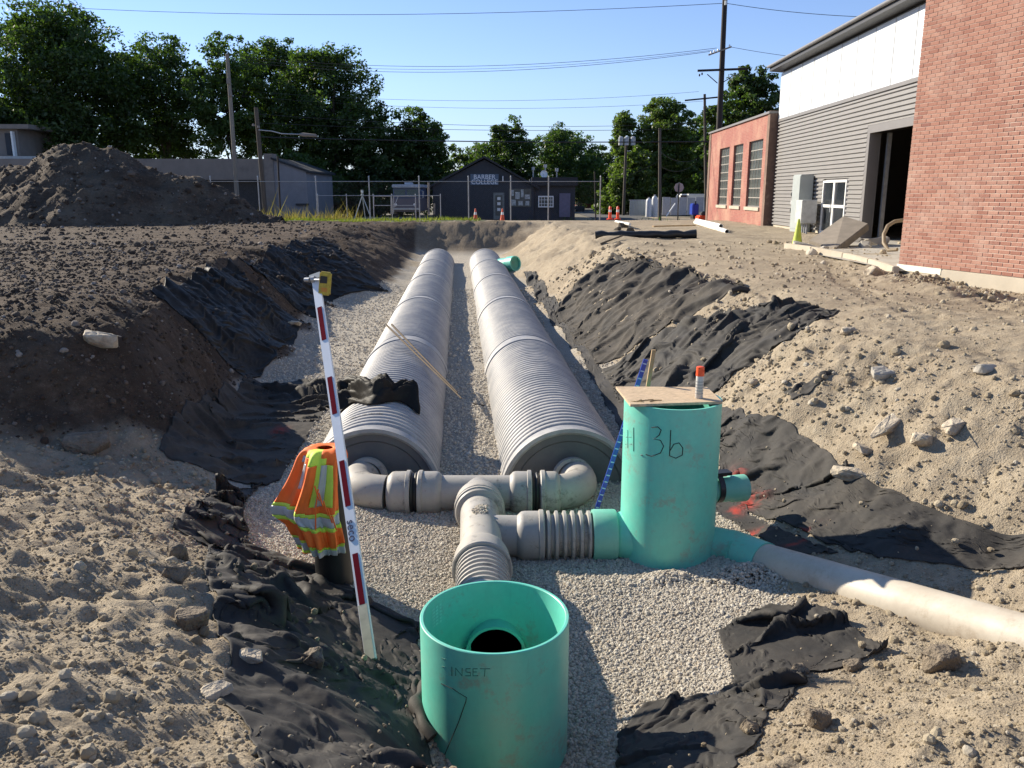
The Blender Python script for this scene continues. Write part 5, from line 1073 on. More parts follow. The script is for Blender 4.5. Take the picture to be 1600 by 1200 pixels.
# ================================================================== road, grass
def follow(name, xs, ys, up, material):
    gx, gy = np.meshgrid(xs, ys, indexing='ij'); gz = np.where(gy < 74, base(gx, gy), 1.05)+up; idx = np.arange(gx.size).reshape(gx.shape); Fq = np.stack([idx[:-1, :-1], idx[1:, :-1], idx[1:, 1:], idx[:-1, 1:]], -1).reshape(-1, 4)
    return tag(link(name, np_mesh(name, np.stack([gx, gy, gz], -1).reshape(-1, 3), Fq, material, True)), kind='structure')
follow('road', np.linspace(-60, 60, 80), np.linspace(55.5, 62.5, 12), .02, M_ASPH)
follow('side_road', np.linspace(6.8, 11.8, 6), np.linspace(62.6, 150, 40), .024, M_ASPH)
follow('verge', np.linspace(-24, -1.5, 40), np.linspace(46.15, 50.5, 12), .03, M_GRASSY)
def grass(name, n, x0, x1, y0, y1, h, label, zz=None, material=None, clump=.0):
    x = rng.uniform(x0, x1, n); y = rng.uniform(y0, y1, n); kk = fbm(x*.8, y*1.2, 3, 50) > clump-.1; x, y = x[kk], y[kk]; n = len(x); z = (base(x, y) if zz is None else np.full(n, zz)); hh = h*np.exp(rng.normal(0, .35, n))*(1+.9*np.clip(fbm(x*.7, y*.7, 2, 51), -.4, 1)); a = rng.uniform(0, PI, n); wd_ = .018+.012*rng.random(n)
    lx, ly = rng.normal(0, .35, n)*hh, rng.normal(0, .35, n)*hh
    A = np.stack([x-wd_*np.cos(a), y-wd_*np.sin(a), z], -1); B = np.stack([x+wd_*np.cos(a), y+wd_*np.sin(a), z], -1); C = np.stack([x+lx, y+ly, z+hh], -1)
    V = np.stack([A, B, C], 1).reshape(-1, 3); Fq = np.arange(len(V)).reshape(-1, 3); me = np_mesh(name, V, Fq, material or M_LEAF[1], False, {'rnd': ('FACE', rng.random(n))}); return tag(link(name, me), label, None, None, 'stuff')
M_GRASS = leaf_mat('yellow_green_grass', (.10, .13, .025), (.26, .25, .07), .45)  # yellow-green is the grass's own colour
grass('grass', 8000, -15.5, -1.8, 45.9, 49.0, .12, 'green grass along the far rim of the pit', material=M_GRASS)
grass('weeds', 1500, -17, -9, 48, 51.5, .45, 'dry tall weeds along the chain link fence', material=leaf_mat('dry_weeds', (.16, .12, .05), (.32, .24, .10), .4), clump=.1)
grass('roadside_grass', 3000, -60, 60, 62.8, 64, .22, 'grass along the kerb before the dark building', clump=.1)

# ================================================================== trees
def leaves(lobes, nclump, nleaf, csz, lsz, seed):
    r = np.random.default_rng(seed); L = np.array(lobes); vol = L[:, 3]*L[:, 4]*L[:, 5]; vol = vol**.7; ii = r.choice(len(L), nclump, p=vol/vol.sum())
    d = r.normal(0, 1, (nclump, 3)); d /= np.linalg.norm(d, axis=1, keepdims=True); rad = r.uniform(.45, 1.0, nclump)**.6; C = L[ii, :3]+d*rad[:, None]*L[ii, 3:6]
    cs = csz*r.uniform(.6, 1.3, nclump); li = np.repeat(np.arange(nclump), nleaf); n = len(li); e = r.normal(0, 1, (n, 3)); e /= np.linalg.norm(e, axis=1, keepdims=True)
    P = C[li]+e*(r.random(n)**.45)[:, None]*cs[li][:, None]*np.array([1, 1, .62]); nrm = e*.5+r.normal(0, .6, (n, 3))+np.array([0, 0, .6]); nrm /= np.linalg.norm(nrm, axis=1, keepdims=True)
    t = np.cross(nrm, r.normal(0, 1, (n, 3))); t /= np.linalg.norm(t, axis=1, keepdims=True); b = np.cross(nrm, t); s = (lsz*r.uniform(.6, 1.4, n))[:, None]
    V = np.stack([P-t*s, P-b*s*.55, P+t*s, P+b*s*.55], 1).reshape(-1, 3); return V, np.arange(len(V)).reshape(-1, 4), np.repeat(r.random(nclump), nleaf)*.6+r.random(n)*.4, C
def tree(px, top, wpx, d, bot, seed, mt, label, cat='tree', name='tree', nclump=210, nleaf=95, shape='round', group='trees beyond the street', lsz=.15, dens=1.0, lean=0):
    c = PY(px, 300, d); zt = PY(px, top, d).z; zb_ = max(PY(px, bot, d).z, 1.3); W = wpx/1294*d/2; H = zt-zb_; r = random.Random(seed)
    t = thing(name, label, cat, (c.x, d, 1.0), 0, group); lobes = []; zc = zb_-1.0+H/2
    nl = 13 if shape != 'slim' else 7
    for i in range(nl):
        f = i/(nl-1); z = zb_-1+H*(.08+.80*f)
        prof = {'round': max(.25, 1-abs((f-.42)/.62)**2.3)**.55, 'slim': .75+.2*math.sin(9*f), 'bush': math.cos(PI/2*f)**.6*.9+.1}[shape]; wr = W*prof
        k = 4 if wr > 2.2 and shape != 'slim' else 1; a0 = r.uniform(0, 2*PI)
        for j in range(k):
            a = a0+2*PI*j/k+r.uniform(-.4, .4); off = wr*.50 if k > 1 else wr*.1; lr = wr*r.uniform(.40, .56) if k > 1 else wr*r.uniform(.75, 1.0); lobes.append((math.cos(a)*off+lean*f, math.sin(a)*off*.8, z+r.uniform(-.5, .5), lr, lr, min(lr*.75, H*.17)))
    lobes.append((0, 0, zt-1-H*.11, W*.36, W*.36, H*.11)); lobes.append((W*.22, 0, zt-1-H*.15, W*.3, W*.3, H*.11)); lobes.append((-W*.25, 0, zt-1-H*.17, W*.3, W*.3, H*.11))
    V, Fq, rn, C = leaves(lobes, int(nclump*1.7*dens), int(nleaf*.8), max(.55, W*.145), lsz, seed); me = np_mesh('crown', V, Fq, M_LEAF[mt], False, {'rnd': ('FACE', rn)}); link('crown', me, t)
    m = MB(); tr = max(.16, W*.045); m.tube([(0, 0, -.3), (.1, 0, zc*.35), (-.1, .1, zc*.75), (0, 0, zc+H*.2)], [tr*1.3, tr, tr*.7, tr*.25], 9); o = m.build('trunk', M_BARK, None, smooth=60); o.parent = t
    m = MB()
    for i in range(min(16, len(C))):
        q = C[r.randrange(len(C))]; z0 = max(.5, min(q[2]-1.0, zc+H*.1)*r.uniform(.45, .8)); m.tube([(0, 0, z0), (q[0]*.45, q[1]*.45, z0+(q[2]-z0)*.6), tuple(q)], [tr*.45, tr*.3, tr*.08], 6)
    o = m.build('limbs', M_BARK, None, smooth=60); o.parent = t; o['kind'] = 'stuff'; return t
tree(108, 2, 290, 78, 262, 1, 0, 'biggest dark broad tree at the far left behind the dirt heap', nclump=560, lsz=.17)
tree(20, 150, 110, 74, 275, 17, 1, 'lower leafy tree at the left edge in front of the biggest tree', nclump=150)
tree(268, 55, 195, 84, 262, 2, 0, 'dark tree second from left in the tall row', nclump=290)
tree(368, 44, 150, 80, 258, 3, 1, 'lighter green tree behind the leaning wooden pole', nclump=200, nleaf=80)
tree(438, 54, 155, 86, 262, 4, 0, 'dark tree left of the tallest right-hand tree of the row', nclump=240)
tree(525, 58, 200, 80, 330, 5, 0, 'dense dark tree at the right end of the tall row', nclump=440)
tree(470, 235, 130, 74, 330, 15, 1, 'low bushy tree behind the end of the block wall', shape='bush', nclump=110)
tree(650, 174, 140, 82, 330, 6, 0, 'medium dark tree left of the dark gabled building', nclump=290)
tree(590, 240, 130, 78, 335, 16, 0, 'dark low tree behind the parked camper', shape='bush', nclump=130)
tree(728, 228, 90, 108, 320, 7, 2, 'small pale green tree just left above the gable', nclump=130)
tree(788, 190, 120, 98, 330, 8, 0, 'rounded dark tree directly behind the gabled building', nclump=290)
tree(876, 194, 140, 106, 335, 9, 1, 'tree behind the flat roofed wing of the dark building', nclump=300)
tree(940, 228, 110, 116, 335, 10, 0, 'dark tree beyond the side road', nclump=190)
tree(972, 172, 52, 90, 340, 11, 2, 'slim ivy covered tree behind the pole with transformers', shape='slim', nclump=130, nleaf=80)
tree(1035, 150, 120, 90, 338, 12, 2, 'tall broad green tree behind the stop sign', nclump=380)
tree(985, 228, 105, 84, 345, 13, 2, 'bright bushy tree beside the side road', shape='bush', nclump=200)
tree(1085, 185, 110, 97, 338, 14, 0, 'dark tree between the two right-hand wooden poles', nclump=240)
tree(1165, 100, 140, 74, 290, 18, 0, 'dark tree rising behind the old brick wing', nclump=280)
tree(1120, 150, 90, 84, 300, 19, 1, 'thin crowned tree behind the tallest pole', nclump=70)

# ================================================================== far buildings
def BX(m, a, b, y0, y1):      # box whose front face spans photo corners a (upper left) and b (lower right) at distance y0
    p, q_ = PY(*a, y0), PY(*b, y0); xa = PY(a[0], (a[1]+b[1])/2, y0).x; xb = PY(b[0], (a[1]+b[1])/2, y0).x; m.box(((xa+xb)/2, (y0+y1)/2, (p.z+q_.z)/2), (xb-xa, y1-y0, p.z-q_.z)); return xa, xb, q_.z, p.z
Yb = 64.0
bc = thing('barber_shop', 'dark navy gabled building with a BARBER COLLEGE sign', 'building', (PY(780, 345, Yb).x, Yb, 1.0))
zl = 3.62; xl, xp, xr, xe = [PY(a, 300, Yb).x for a in (676, 757, 834, 899)]; zp = PY(757, 247, Yb).z; zw = PY(860, 290, Yb).z; zwt = PY(860, 277, Yb).z
m = MB(); m.prism([(xl, Yb, .9), (xr, Yb, .9), (xr, Yb, zl), (xp, Yb, zp-.1), (xl, Yb, zl)], (0, 13, 0)); m.build('wall', M_DKWALL, bc)
m = MB(); m.box(((xr+xe)/2+.001, Yb+6, (zw+.9)/2), (xe-xr, 11.6, zw-.9)); m.build('wing_wall', M_DKWALL, bc)
m = MB(); m.box(((xr+xe)/2, Yb+5.9, (zw+zwt)/2), (xe-xr+.3, 12.3, zwt-zw)); m.build('flat_roof', M_DKTRIM, bc)
for x0, x1 in ((xl-.45, xp), (xr+.45, xp)):
    z0 = zl-.45*(zp-zl)/(xp-xl); m = MB(); m.prism([(x0, Yb-.35, z0), (x1, Yb-.35, zp), (x1, Yb-.35, zp+.16), (x0, Yb-.35, z0+.16)], (0, 13.7, 0)); m.build('roof_slope', M_DKTRIM, bc)
sgn = MB(); x0, x1, z0, z1 = BX(sgn, (735, 272), (779, 289), Yb-.12, Yb-.01); sg = sgn.build('sign_board', mat('blue_grey_sign', (.075, .12, .18), .5, .05), bc)
for tx, zz in (('BARBER', z0+(z1-z0)*.72), ('COLLEGE', z0+(z1-z0)*.26)):
    o = text_mesh(tx, .47, Matrix.Translation(((x0+x1)/2, Yb-.13, zz)) @ Matrix.Rotation(PI/2, 4, 'X'), mat('white_sign_letters', (.75, .80, .85), .5, .02), None, space=1.0)
    o.parent = sg; o.data.transform(Matrix.Translation(-origin_of(sg)))
M_PALED = mat('pale_door', (.16, .18, .17), .5, .3, 6); M_LAV = mat('lavender_door', (.14, .13, .19), .6)
m = MB(); BX(m, (771, 301), (788, 343), Yb-.06, Yb-.01); fd = m.build('front_door', M_PALED, bc)
m = MB(); BX(m, (774, 305), (785, 337), Yb-.08, Yb-.061); o = m.build('pane', M_OLDGL, None); o.parent = fd; o.location = -origin_of(fd)
for py in (308, 316, 325): m = MB(); BX(m, (777, py), (782, py+4.5), Yb-.095, Yb-.081); o = m.build('poster', M_WFR, None); o.parent = fd; o.location = -origin_of(fd)
m = MB(); BX(m, (795, 295), (830, 323), Yb-.05, Yb-.01); sw_ = m.build('shop_window', M_OLDGL, bc)
for a, b in (((798, 297), (803, 306)), ((805, 300), (812, 311)), ((814, 296), (818, 308)), ((820, 304), (828, 311)), ((799, 312), (806, 321)), ((810, 314), (817, 321)), ((821, 314), (827, 321))):
    m = MB(); BX(m, a, b, Yb-.07, Yb-.051); o = m.build('poster', mat('faded_poster', (.40, .42, .40), .6, .5, 9), None); o.parent = sw_; o.location = -origin_of(sw_)
m = MB(); BX(m, (841, 306), (865, 324), Yb-.05, Yb-.01); bwn = m.build('barred_window', M_OLDGL, bc); m = MB()
for a, b in (((841, 306), (865, 308)), ((841, 322.3), (865, 324)), ((841, 308), (842.5, 322.3)), ((863.5, 308), (865, 322.3))): BX(m, a, b, Yb-.09, Yb-.051)
for i in range(1, 5): BX(m, (841+i*4.8, 308), (841.6+i*4.8, 322.3), Yb-.085, Yb-.053)
for i in range(1, 3): BX(m, (842.5, 306+i*6), (863.5, 306.7+i*6), Yb-.092, Yb-.086)
o = m.build('window_bars', M_WFR, None); o.parent = bwn; o.location = -origin_of(bwn); o['kind'] = 'stuff'
m = MB(); BX(m, (874, 302), (891, 339), Yb-.05, Yb-.01); m.build('side_door', M_LAV, bc)
m = MB(); BX(m, (785, 275), (786.5, 284), Yb-.3, Yb-.01); m.build('wall_lamp', M_WFR, bc)
for i, (px, py, h_) in enumerate(((833, 266, .9), (852, 262, .7), (870, 268, .5))):
    p = PY(px, py, Yb+3); m = MB(); m.tube([(p.x, p.y, zwt-.05), p], .05, 7); m.lathe([(0, .13), (.25, .13)], p, p+Vector((0, 0, 1)), 10); m.build('roof_vent', M_GALV, bc)
p = PY(850, 272, Yb+2); m = MB(); m.lathe([(0, .30), (-.05, .22), (-.08, .02)], p, p+Vector((.3, -1, .3)), 14, closed=None); m.tube([(p.x, p.y, zwt-.05), p], .02, 6); m.build('satellite_dish', M_WFR, bc)
# grey block building at left
Yg = 63.0; gbk = thing('block_building', 'low grey block building behind the dirt heap and wooden poles', 'building', (PY(350, 330, Yg).x, Yg, 1.0))
m = MB(); BX(m, (-60, 248), (415, 281), Yg, Yg+10); m.build('upper_wall', M_STUCCO, gbk)
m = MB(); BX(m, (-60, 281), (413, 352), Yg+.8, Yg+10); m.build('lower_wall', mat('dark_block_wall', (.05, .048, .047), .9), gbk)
m = MB(); BX(m, (415.1, 240), (429, 352), Yg-.1, Yg+1.0); m.build('block_pier', M_STUCCO, gbk)
xa, xb = PY(429.1, 300, Yg).x, PY(480, 300, Yg).x; za, zb2 = PY(429, 249, Yg).z, PY(480, 268, Yg).z
m = MB(); m.prism([(xa, Yg, .9), (xb, Yg, .9), (xb, Yg, zb2), (xa, Yg, za)], (0, 9, 0)); m.build('end_wall', mat('pale_blue_grey_wall', (.20, .20, .215), .85, .1, 1.5), gbk)
m = MB(); m.prism([(xa-.1, Yg-.15, za+.003), (xb+.25, Yg-.15, zb2-.09), (xb+.25, Yg-.15, zb2+.06), (xa-.1, Yg-.15, za+.15)], (0, 9.4, 0)); m.build('roof_edge', M_DKTRIM, gbk)
m = MB(); BX(m, (462, 318), (482, 321), Yg-.2, Yg-.01); m.build('ledge', M_DKTRIM, gbk)
Yh = 70; hs = thing('house', 'pale grey house with dark door partly hidden at the left edge', 'house', (PY(0, 300, Yh).x, Yh, 1.0))
m = MB(); BX(m, (-90, 200), (36, 350), Yh, Yh+9); m.build('wall', M_STUCCO, hs)
m = MB(); BX(m, (9, 208), (17, 242), Yh-.1, Yh-.01); m.build('door', M_DKWALL, hs)
m = MB(); BX(m, (18, 205), (21, 244), Yh-.4, Yh-.05); m.build('porch_post', M_WFR, hs)
m = MB(); BX(m, (-95, 194), (44, 201), Yh-.5, Yh+9.5); m.build('roof', M_STUCCO, hs)
m = MB(); BX(m, (-95, 244), (60, 258), Yh-1.6, Yh-.45); m.build('porch_deck', mat('pale_porch', (.42, .42, .40), .8), hs)
Yr = 118; rh = thing('red_house', 'tall dark red brick house beyond the side road', 'house', (PY(915, 300, Yr).x, Yr, 1.0))
m = MB(); BX(m, (903, 262), (928, 340), Yr, Yr+9); m.build('wall', mat('dark_red_brick', (.17, .05, .035), .9, .2), rh)
m = MB(); BX(m, (902, 257), (929, 262), Yr-.3, Yr+9.3); m.build('roof', mat('pale_cornice', (.4, .38, .34), .8), rh)
for a, b in (((909, 268), (911, 292)), ((914, 268), (918, 280)), ((914, 284), (918, 296)), ((922, 268), (924, 292))): m = MB(); BX(m, a, b, Yr-.2, Yr-.01); m.build('window', M_DKWALL if a[0] == 914 else M_STUCCO, rh)

# ================================================================== vehicles and yard things
Yc = 59; cp_ = thing('camper', 'old blue and white camper parked behind the low gate', 'camper', (PY(636, 335, Yc).x, Yc, 1.1))
M_CBL = mat('faded_blue_body', (.06, .09, .17), .4, .1, 2); M_CGR = mat('dull_mauve_body', (.11, .10, .12), .5, .1, 2); M_CWH = mat('pale_blue_white_paint', (.30, .35, .42), .5)
m = MB(); BX(m, (614, 293), (655, 310), Yc, Yc+6); m.build('cab', M_CBL, cp_, bev=.06)
m = MB(); BX(m, (613, 310), (656, 331), Yc-.15, Yc+6); m.build('body', M_CGR, cp_, bev=.06)
m = MB(); BX(m, (612, 288), (657, 293.2), Yc-.25, Yc+6.2); m.build('roof', M_CWH, cp_, bev=.04)
m = MB(); BX(m, (632, 285), (643, 288), Yc+1, Yc+2); m.build('roof_vent', M_CWH, cp_)
for a, b in (((616, 296), (633, 307)), ((636, 296), (653, 307))): m = MB(); BX(m, a, b, Yc-.05, Yc-.01); m.build('windscreen', mat('teal_glass', (.03, .07, .08), .15), cp_)
m = MB(); BX(m, (614, 325), (655, 328), Yc-.35, Yc-.16); m.build('bumper', M_GALV, cp_, bev=.02)
for a in (618, 648): p = PY(a, 320, Yc-.2); m = MB(); m.lathe([(0, .11), (.05, .10)], p, p+Vector((0, -1, 0)), 12); m.build('headlight', M_WFR, cp_)
for a in (619, 650):
    p = PY(a, 331, Yc+.5); m = MB(); m.lathe([(-.12, .15), (-.12, .34), (.12, .34), (.12, .15)], (p.x, Yc+.6, 1.45), (p.x+1, Yc+.6, 1.45), 18); m.build('wheel', M_BLACKP, cp_, smooth=40)
m = MB(); p = PY(660, 303, Yc); m.tube([PY(656, 297, Yc), PY(661, 299, Yc-.2), PY(661, 309, Yc-.2), PY(657, 310, Yc)], .03, 6); m.build('mirror', M_GALV, cp_)
Yk = 95; car = thing('parked_car', 'small dark car parked on the side road', 'car', (PY(905, 330, Yk).x, Yk, 1.07))
m = MB(); BX(m, (899, 322), (914, 329.5), Yk, Yk+4.2); m.build('body', M_DKWALL, car, bev=.12)
m = MB(); BX(m, (901, 316.5), (912, 322.4), Yk+.9, Yk+3.3); m.build('cabin', M_GLASS, car, bev=.15)
for a in (901, 912):
    p = PY(a, 331, Yk); m = MB(); m.lathe([(-.1, .1), (-.1, .32), (.1, .32), (.1, .1)], (p.x, Yk+.7, 1.4), (p.x+1, Yk+.7, 1.4), 14); m.build('wheel', M_BLACKP, car)
# yard at right: tanks, boards, truck
def cyl(name, label, cat, px, py0, py1, wpx, d, material, group=None):
    a, b = PY(px, py1, d), PY(px, py0, d); R = wpx/1294*d/2; t = thing(name, label, cat, a, 0, group); H = b.z-a.z; m = MB(); m.lathe([(0, R), (H*.8, R), (H*.9, R*.75), (H*.95, R*.3)], a, a+Vector((0, 0, 1)), 16); m.build('tank_body', material, t, smooth=50)
    m = MB(); m.lathe([(H*.95, R*.34), (H, R*.34)], a, a+Vector((0, 0, 1)), 10); m.build('valve_collar', M_GALV, t); return t
M_TANK = mat('white_grey_tank', (.50, .51, .52), .5)
for i, (px, l) in enumerate(((1013, 'left white gas cylinder standing by the yard fence'), (1022, 'taller white gas cylinder behind the left one'), (1028, 'right white gas cylinder next to the wooden pole'))): cyl('gas_cylinder', l, 'gas cylinder', px, 308-(i == 1)*4, 339, 9, 70+i*.7, M_TANK, 'gas cylinders in the yard')
fs = thing('slatted_fence', 'grey slatted yard fence beyond the road', 'fence', PY(995, 338, 71))
for i in range(11):
    m = MB(); BX(m, (984+i*2.4, 313), (986+i*2.4, 337), 71, 71.05); m.build('slat', M_GREYB, fs)
m = MB(); BX(m, (983, 312), (1011, 313.2), 71.06, 71.12); m.build('rail', M_GALV, fs)
fs = thing('board_fence', 'pale sheet fence panels behind the stop sign', 'fence', PY(1065, 338, 74))
for i in range(5):
    m = MB(); BX(m, (1035+i*13, 308+(i % 2)), (1047+i*13, 336), 74, 74.08); m.build('panel', mat('pale_sheet_metal', (.34, .35, .37), .5, .15), fs)
tk = thing('box_truck', 'white truck parked behind the pale fence', 'truck', PY(1082, 330, 78))
m = MB(); BX(m, (1075, 303), (1112, 330), 78, 82); m.build('box', M_WFR, tk, bev=.05); m = MB(); BX(m, (1063, 303), (1074.8, 330), 78.2, 80.5); m.build('cab', M_WFR, tk, bev=.1); m = MB(); BX(m, (1064, 305), (1073, 312), 78.1, 78.19); m.build('windscreen', M_GLASS, tk)
for wx in (1068, 1083, 1104):
    p = PY(wx, 335, 78.5); m = MB(); m.lathe([(-.14, .15), (-.14, .42), (.14, .42), (.14, .15)], (p.x, 78.7, 1.46), (p.x, 79.7, 1.46), 16); m.build('wheel', M_BLACKP, tk, smooth=40)
bl = thing('portable_machine', 'blue and black machine standing by the brick wing corner', 'machine', PY(1090, 340, 60))
m = MB(); BX(m, (1082, 318), (1092, 336), 60, 61); m.build('housing', M_BLUE, bl, bev=.06); m = MB(); BX(m, (1083, 336), (1091, 342), 60.1, 61.0); m.build('base', M_BLACKP, bl); m = MB(); m.tube([PY(1087, 320, 60), PY(1087, 314, 60)], .05, 6); m.build('exhaust', M_BLACKP, bl)
rm = thing('red_mower', 'low red machine against the brick wing corner', 'machine', PY(1100, 345, 57))
m = MB(); BX(m, (1092, 337), (1108, 345), 57, 58.2); m.build('deck', M_REDO, rm, bev=.08); m = MB(); BX(m, (1096, 331), (1103, 337.2), 57.2, 57.9); m.build('engine', M_DKWALL, rm, bev=.05)
ld = thing('ladder_brace', 'pale diagonal brace leaning on the yard fence', 'pole', PY(1041, 338, 69)); m = MB(); m.tube([PY(1041, 338, 69), PY(1055, 318, 69.5)], .05, 6); m.build('tube', M_WFR, ld)
cone(743, 346, .72, 'left orange traffic cone at the far pit rim', M_CONE, True, 'orange cones at the far pit rim', d=47.5)
cone(785, 346, .72, 'right orange traffic cone at the far pit rim', M_CONE, True, 'orange cones at the far pit rim', d=47.5)
for px, l in ((953, 'left slim orange channelizer post by the road'), (965, 'right slim orange channelizer post by the road')):
    p = PY(px, 343, 52); t = thing('channelizer', l, 'traffic post', p, 0, 'orange posts by the road'); m = MB(); m.lathe([(0, .2), (.06, .2), (.07, .1), (.75, .08), (.8, .04)], p, p+Vector((0, 0, 1)), 14); m.build('post_body', M_REDO, t, smooth=40); m = MB(); m.lathe([(.45, .094), (.6, .09)], p, p+Vector((0, 0, 1)), 14, closed=None); m.build('reflective_collar', M_WFR, t)
# surveying tripod
Yt = 50; tp = PY(566, 302, Yt); tr_ = thing('survey_tripod', 'pale surveying tripod with an instrument by the fence', 'tripod', (tp.x, Yt, 1.5))
for a in (-.55, .05, .6): m = MB(); m.tube([tp+Vector((0, 0, -.12)), (tp.x+a*.95, Yt+(.5 if abs(a) < .1 else -.25), 1.5)], .03, 6); m.build('leg', mat('pale_tripod_leg', (.42, .44, .42), .5), tr_)
m = MB(); m.lathe([(0, .09), (.08, .09), (.1, .06), (.22, .08), (.34, .07)], tp+Vector((0, 0, -.14)), tp+Vector((0, 0, 1)), 14); m.build('instrument', M_GREYB, tr_); m = MB(); m.lathe([(0, .05), (.12, .06)], tp+Vector((0, -.04, .08)), tp+Vector((.2, -1, .08)), 10); m.build('lens', M_WFR, tr_)

# ================================================================== fences
def chain_fence(name, label, pxs, y0, ztop, zbot, postr, extra, group=None, mesh=True, pmat=M_GALV):
    xs = [PY(p, 300, y0).x for p in pxs]; t = thing(name, label, 'fence', (xs[0], y0, zbot))
    for x in xs: m = MB(); m.tube([(x, y0, zbot-.2), (x, y0, ztop+extra)], postr, 8); m.lathe([(0, postr*1.3), (.06, postr*.9)], (x, y0, ztop+extra), (x, y0, ztop+2), 8); m.build('post', pmat, t)
    m = MB(); m.tube([(xs[0], y0-.05, ztop), (xs[-1], y0-.05, ztop)], .024, 6); m.build('top_rail', pmat, t)
    if mesh:
        m = MB(); st = .12; L = xs[-1]-xs[0]; H = ztop-zbot; n_ = int((L+H)/st)
        for i in range(n_):
            for sgn_ in (1, -1):
                a = i*st-H; x0_ = max(0, a); x1_ = min(L, a+H); 
                if x1_-x0_ < .05: continue
                z0_, z1_ = zbot+(x0_-a), zbot+(x1_-a)
                if sgn_ < 0: z0_, z1_ = zbot+ztop-z0_, zbot+ztop-z1_
                A, B = (xs[0]+x0_, y0, z0_), (xs[0]+x1_, y0, z1_); w_ = .0013; m.add([(A[0]-w_, y0, A[2]), (A[0]+w_, y0+w_, A[2]), (B[0]+w_, y0+w_, B[2]), (B[0]-w_, y0, B[2])], [(0, 1, 2, 3)])
        o = m.build('wire_mesh', mat('dull_wire', (.12, .12, .12), .9), t); o['kind'] = 'stuff'
    return t
chain_fence('chain_link_fence', 'tall chain link fence with a pale top rail across the far end of the site', [330, 404, 494, 577, 655, 732, 798, 857, 938], 52, PY(600, 283.5, 52).z, 1.42, .035, .28)
chain_fence('low_fence', 'low chain link fence with gate frame in front of the camper', [496, 541, 583, 612, 649, 688], 56, PY(600, 305.5, 56).z, 1.2, .03, .05)
m = MB()
Yq = 55.8
for a, b in (((584, 305), (584, 334)), ((611, 306), (611, 334)), ((615, 306), (615, 334)), ((649, 306), (649, 334)), ((584, 321), (611, 321)), ((615, 321), (649, 321)), ((615, 325), (622, 307)), ((584, 306.5), (611, 306.5)), ((615, 306.5), (649, 306.5))): m.tube([PY(*a, Yq), PY(*b, Yq)], .03, 6)
tag(m.build('gate', M_GALV, None), 'double leaf tube gate in the low fence before the camper', 'gate')
for px, a, b, l in ((670, 285, 335, 'pale post with a tipped bracket between camper and gabled building'), (679, 318, 335, 'short white stub post by the corner of the gabled building')):
    m = MB(); m.tube([PY(px, a, 57), PY(px, b, 57)], .07 if px == 670 else .05, 8); tag(m.build('post', M_STUCCO, None, smooth=60), l, 'post')

# ================================================================== poles, lamps, sign
def pole(top, bot, d, r0, r1, label, material, arms=(), name='utility_pole', extra=None, group='utility poles'):
    a, b = PY(*bot, d), PY(*top, d); a.z = min(a.z, 1.0); t = thing(name, label, 'utility pole', a, 0, group); m = MB(); m.tube([a, a+(b-a)*.5, b], [r0, (r0+r1)/2, r1], 12); m.build('shaft', material, t, smooth=50)
    for (p, q_, wdt, mt_) in arms: m = MB(); bar(m, PY(*p, d-.22), PY(*q_, d-.22), wdt, .1, Vector((0, 1, 0))); m.build('crossarm', mt_, t)
    return t
t = pole((1134, -30), (1118, 330), 56, .22, .155, 'tallest dark wooden pole with two crossarms behind the brick wing', M_DARKW, [((1107, 86), (1143, 73), .09, M_PALEW), ((1090, 110.5), (1167, 107.5), .13, M_DARKW)])
for px, py in ((1111, 82), (1116, 80), (1122, 78), (1140, 71), (1093, 117), (1097, 115)):
    m = MB(); p = PY(px, py, 55.7); m.lathe([(-.09, .04), (0, .055), (.06, .03)], p, p+Vector((0, 0, 1)), 8); m.build('insulator', M_WFR if py < 100 else M_DARKW, t)
m = MB(); m.tube([PY(1105, 116, 55.8), PY(1121, 130, 55.8)], .03, 6); m.tube([PY(1150, 115, 55.8), PY(1128, 130, 55.8)], .03, 6); m.build('brace', M_DARKW, t)
m = MB(); p = PY(1134, 5, 55.7); m.lathe([(-.1, .07), (.15, .07)], p, p+Vector((0, 0, 1)), 10); m.build('insulator', M_WFR, t)
t = pole((1101, 147), (1104, 330), 74, .15, .11, 'slim dark pole with one long crossarm left of the tallest pole', M_OLDW, [((1070, 157), (1121, 152), .12, M_DARKW)])
t = pole((1031, 200), (1031, 345), 64, .13, .10, 'plain weathered pole beside the gas cylinders', M_OLDW)
t = pole((979, 214), (974, 335), 80, .14, .12, 'weathered pole carrying three grey transformers', M_OLDW)
for px in (970, 979, 989): p = PY(px, 227, 79.6); m = MB(); m.lathe([(0, .22), (.7, .22), (.78, .12)], p, p+Vector((0, 0, 1)), 14); m.build('transformer', mat('pale_transformer', (.42, .43, .44), .5), t, smooth=50)
t = pole((355, 84), (370, 302), 60, .17, .12, 'pale leaning wooden pole in front of the block building', M_PALEW); a = PY(369, 298, 60)
for px, py in ((357, 131), (360, 150)): p = PY(px, py, 59.8); m = MB(); m.lathe([(0, .13), (.35, .13)], p, p+Vector((0, 0, 1)), 10); m.build('junction_can', M_STUCCO, t)
t = pole((400, 168), (414, 320), 57, .17, .13, 'darker leaning wooden pole carrying the street lamp arm', M_OLDW)
for px, py in ((404, 200), (396, 197)): p = PY(px, py, 56.8); m = MB(); m.lathe([(0, .1), (.15, .08)], p, p+Vector((0, 0, 1)), 10); m.build('insulator', M_STUCCO, t)
lt = thing('street_lamp', 'long armed street lamp reaching right from the darker leaning pole', 'street lamp', PY(404, 203, 56.7))
m = MB(); m.tube([PY(404, 203, 56.7), PY(425, 205, 56.5), PY(440, 209, 56.3), PY(470, 210, 56)], .035, 8); m.build('arm', M_GALV, lt, smooth=60)
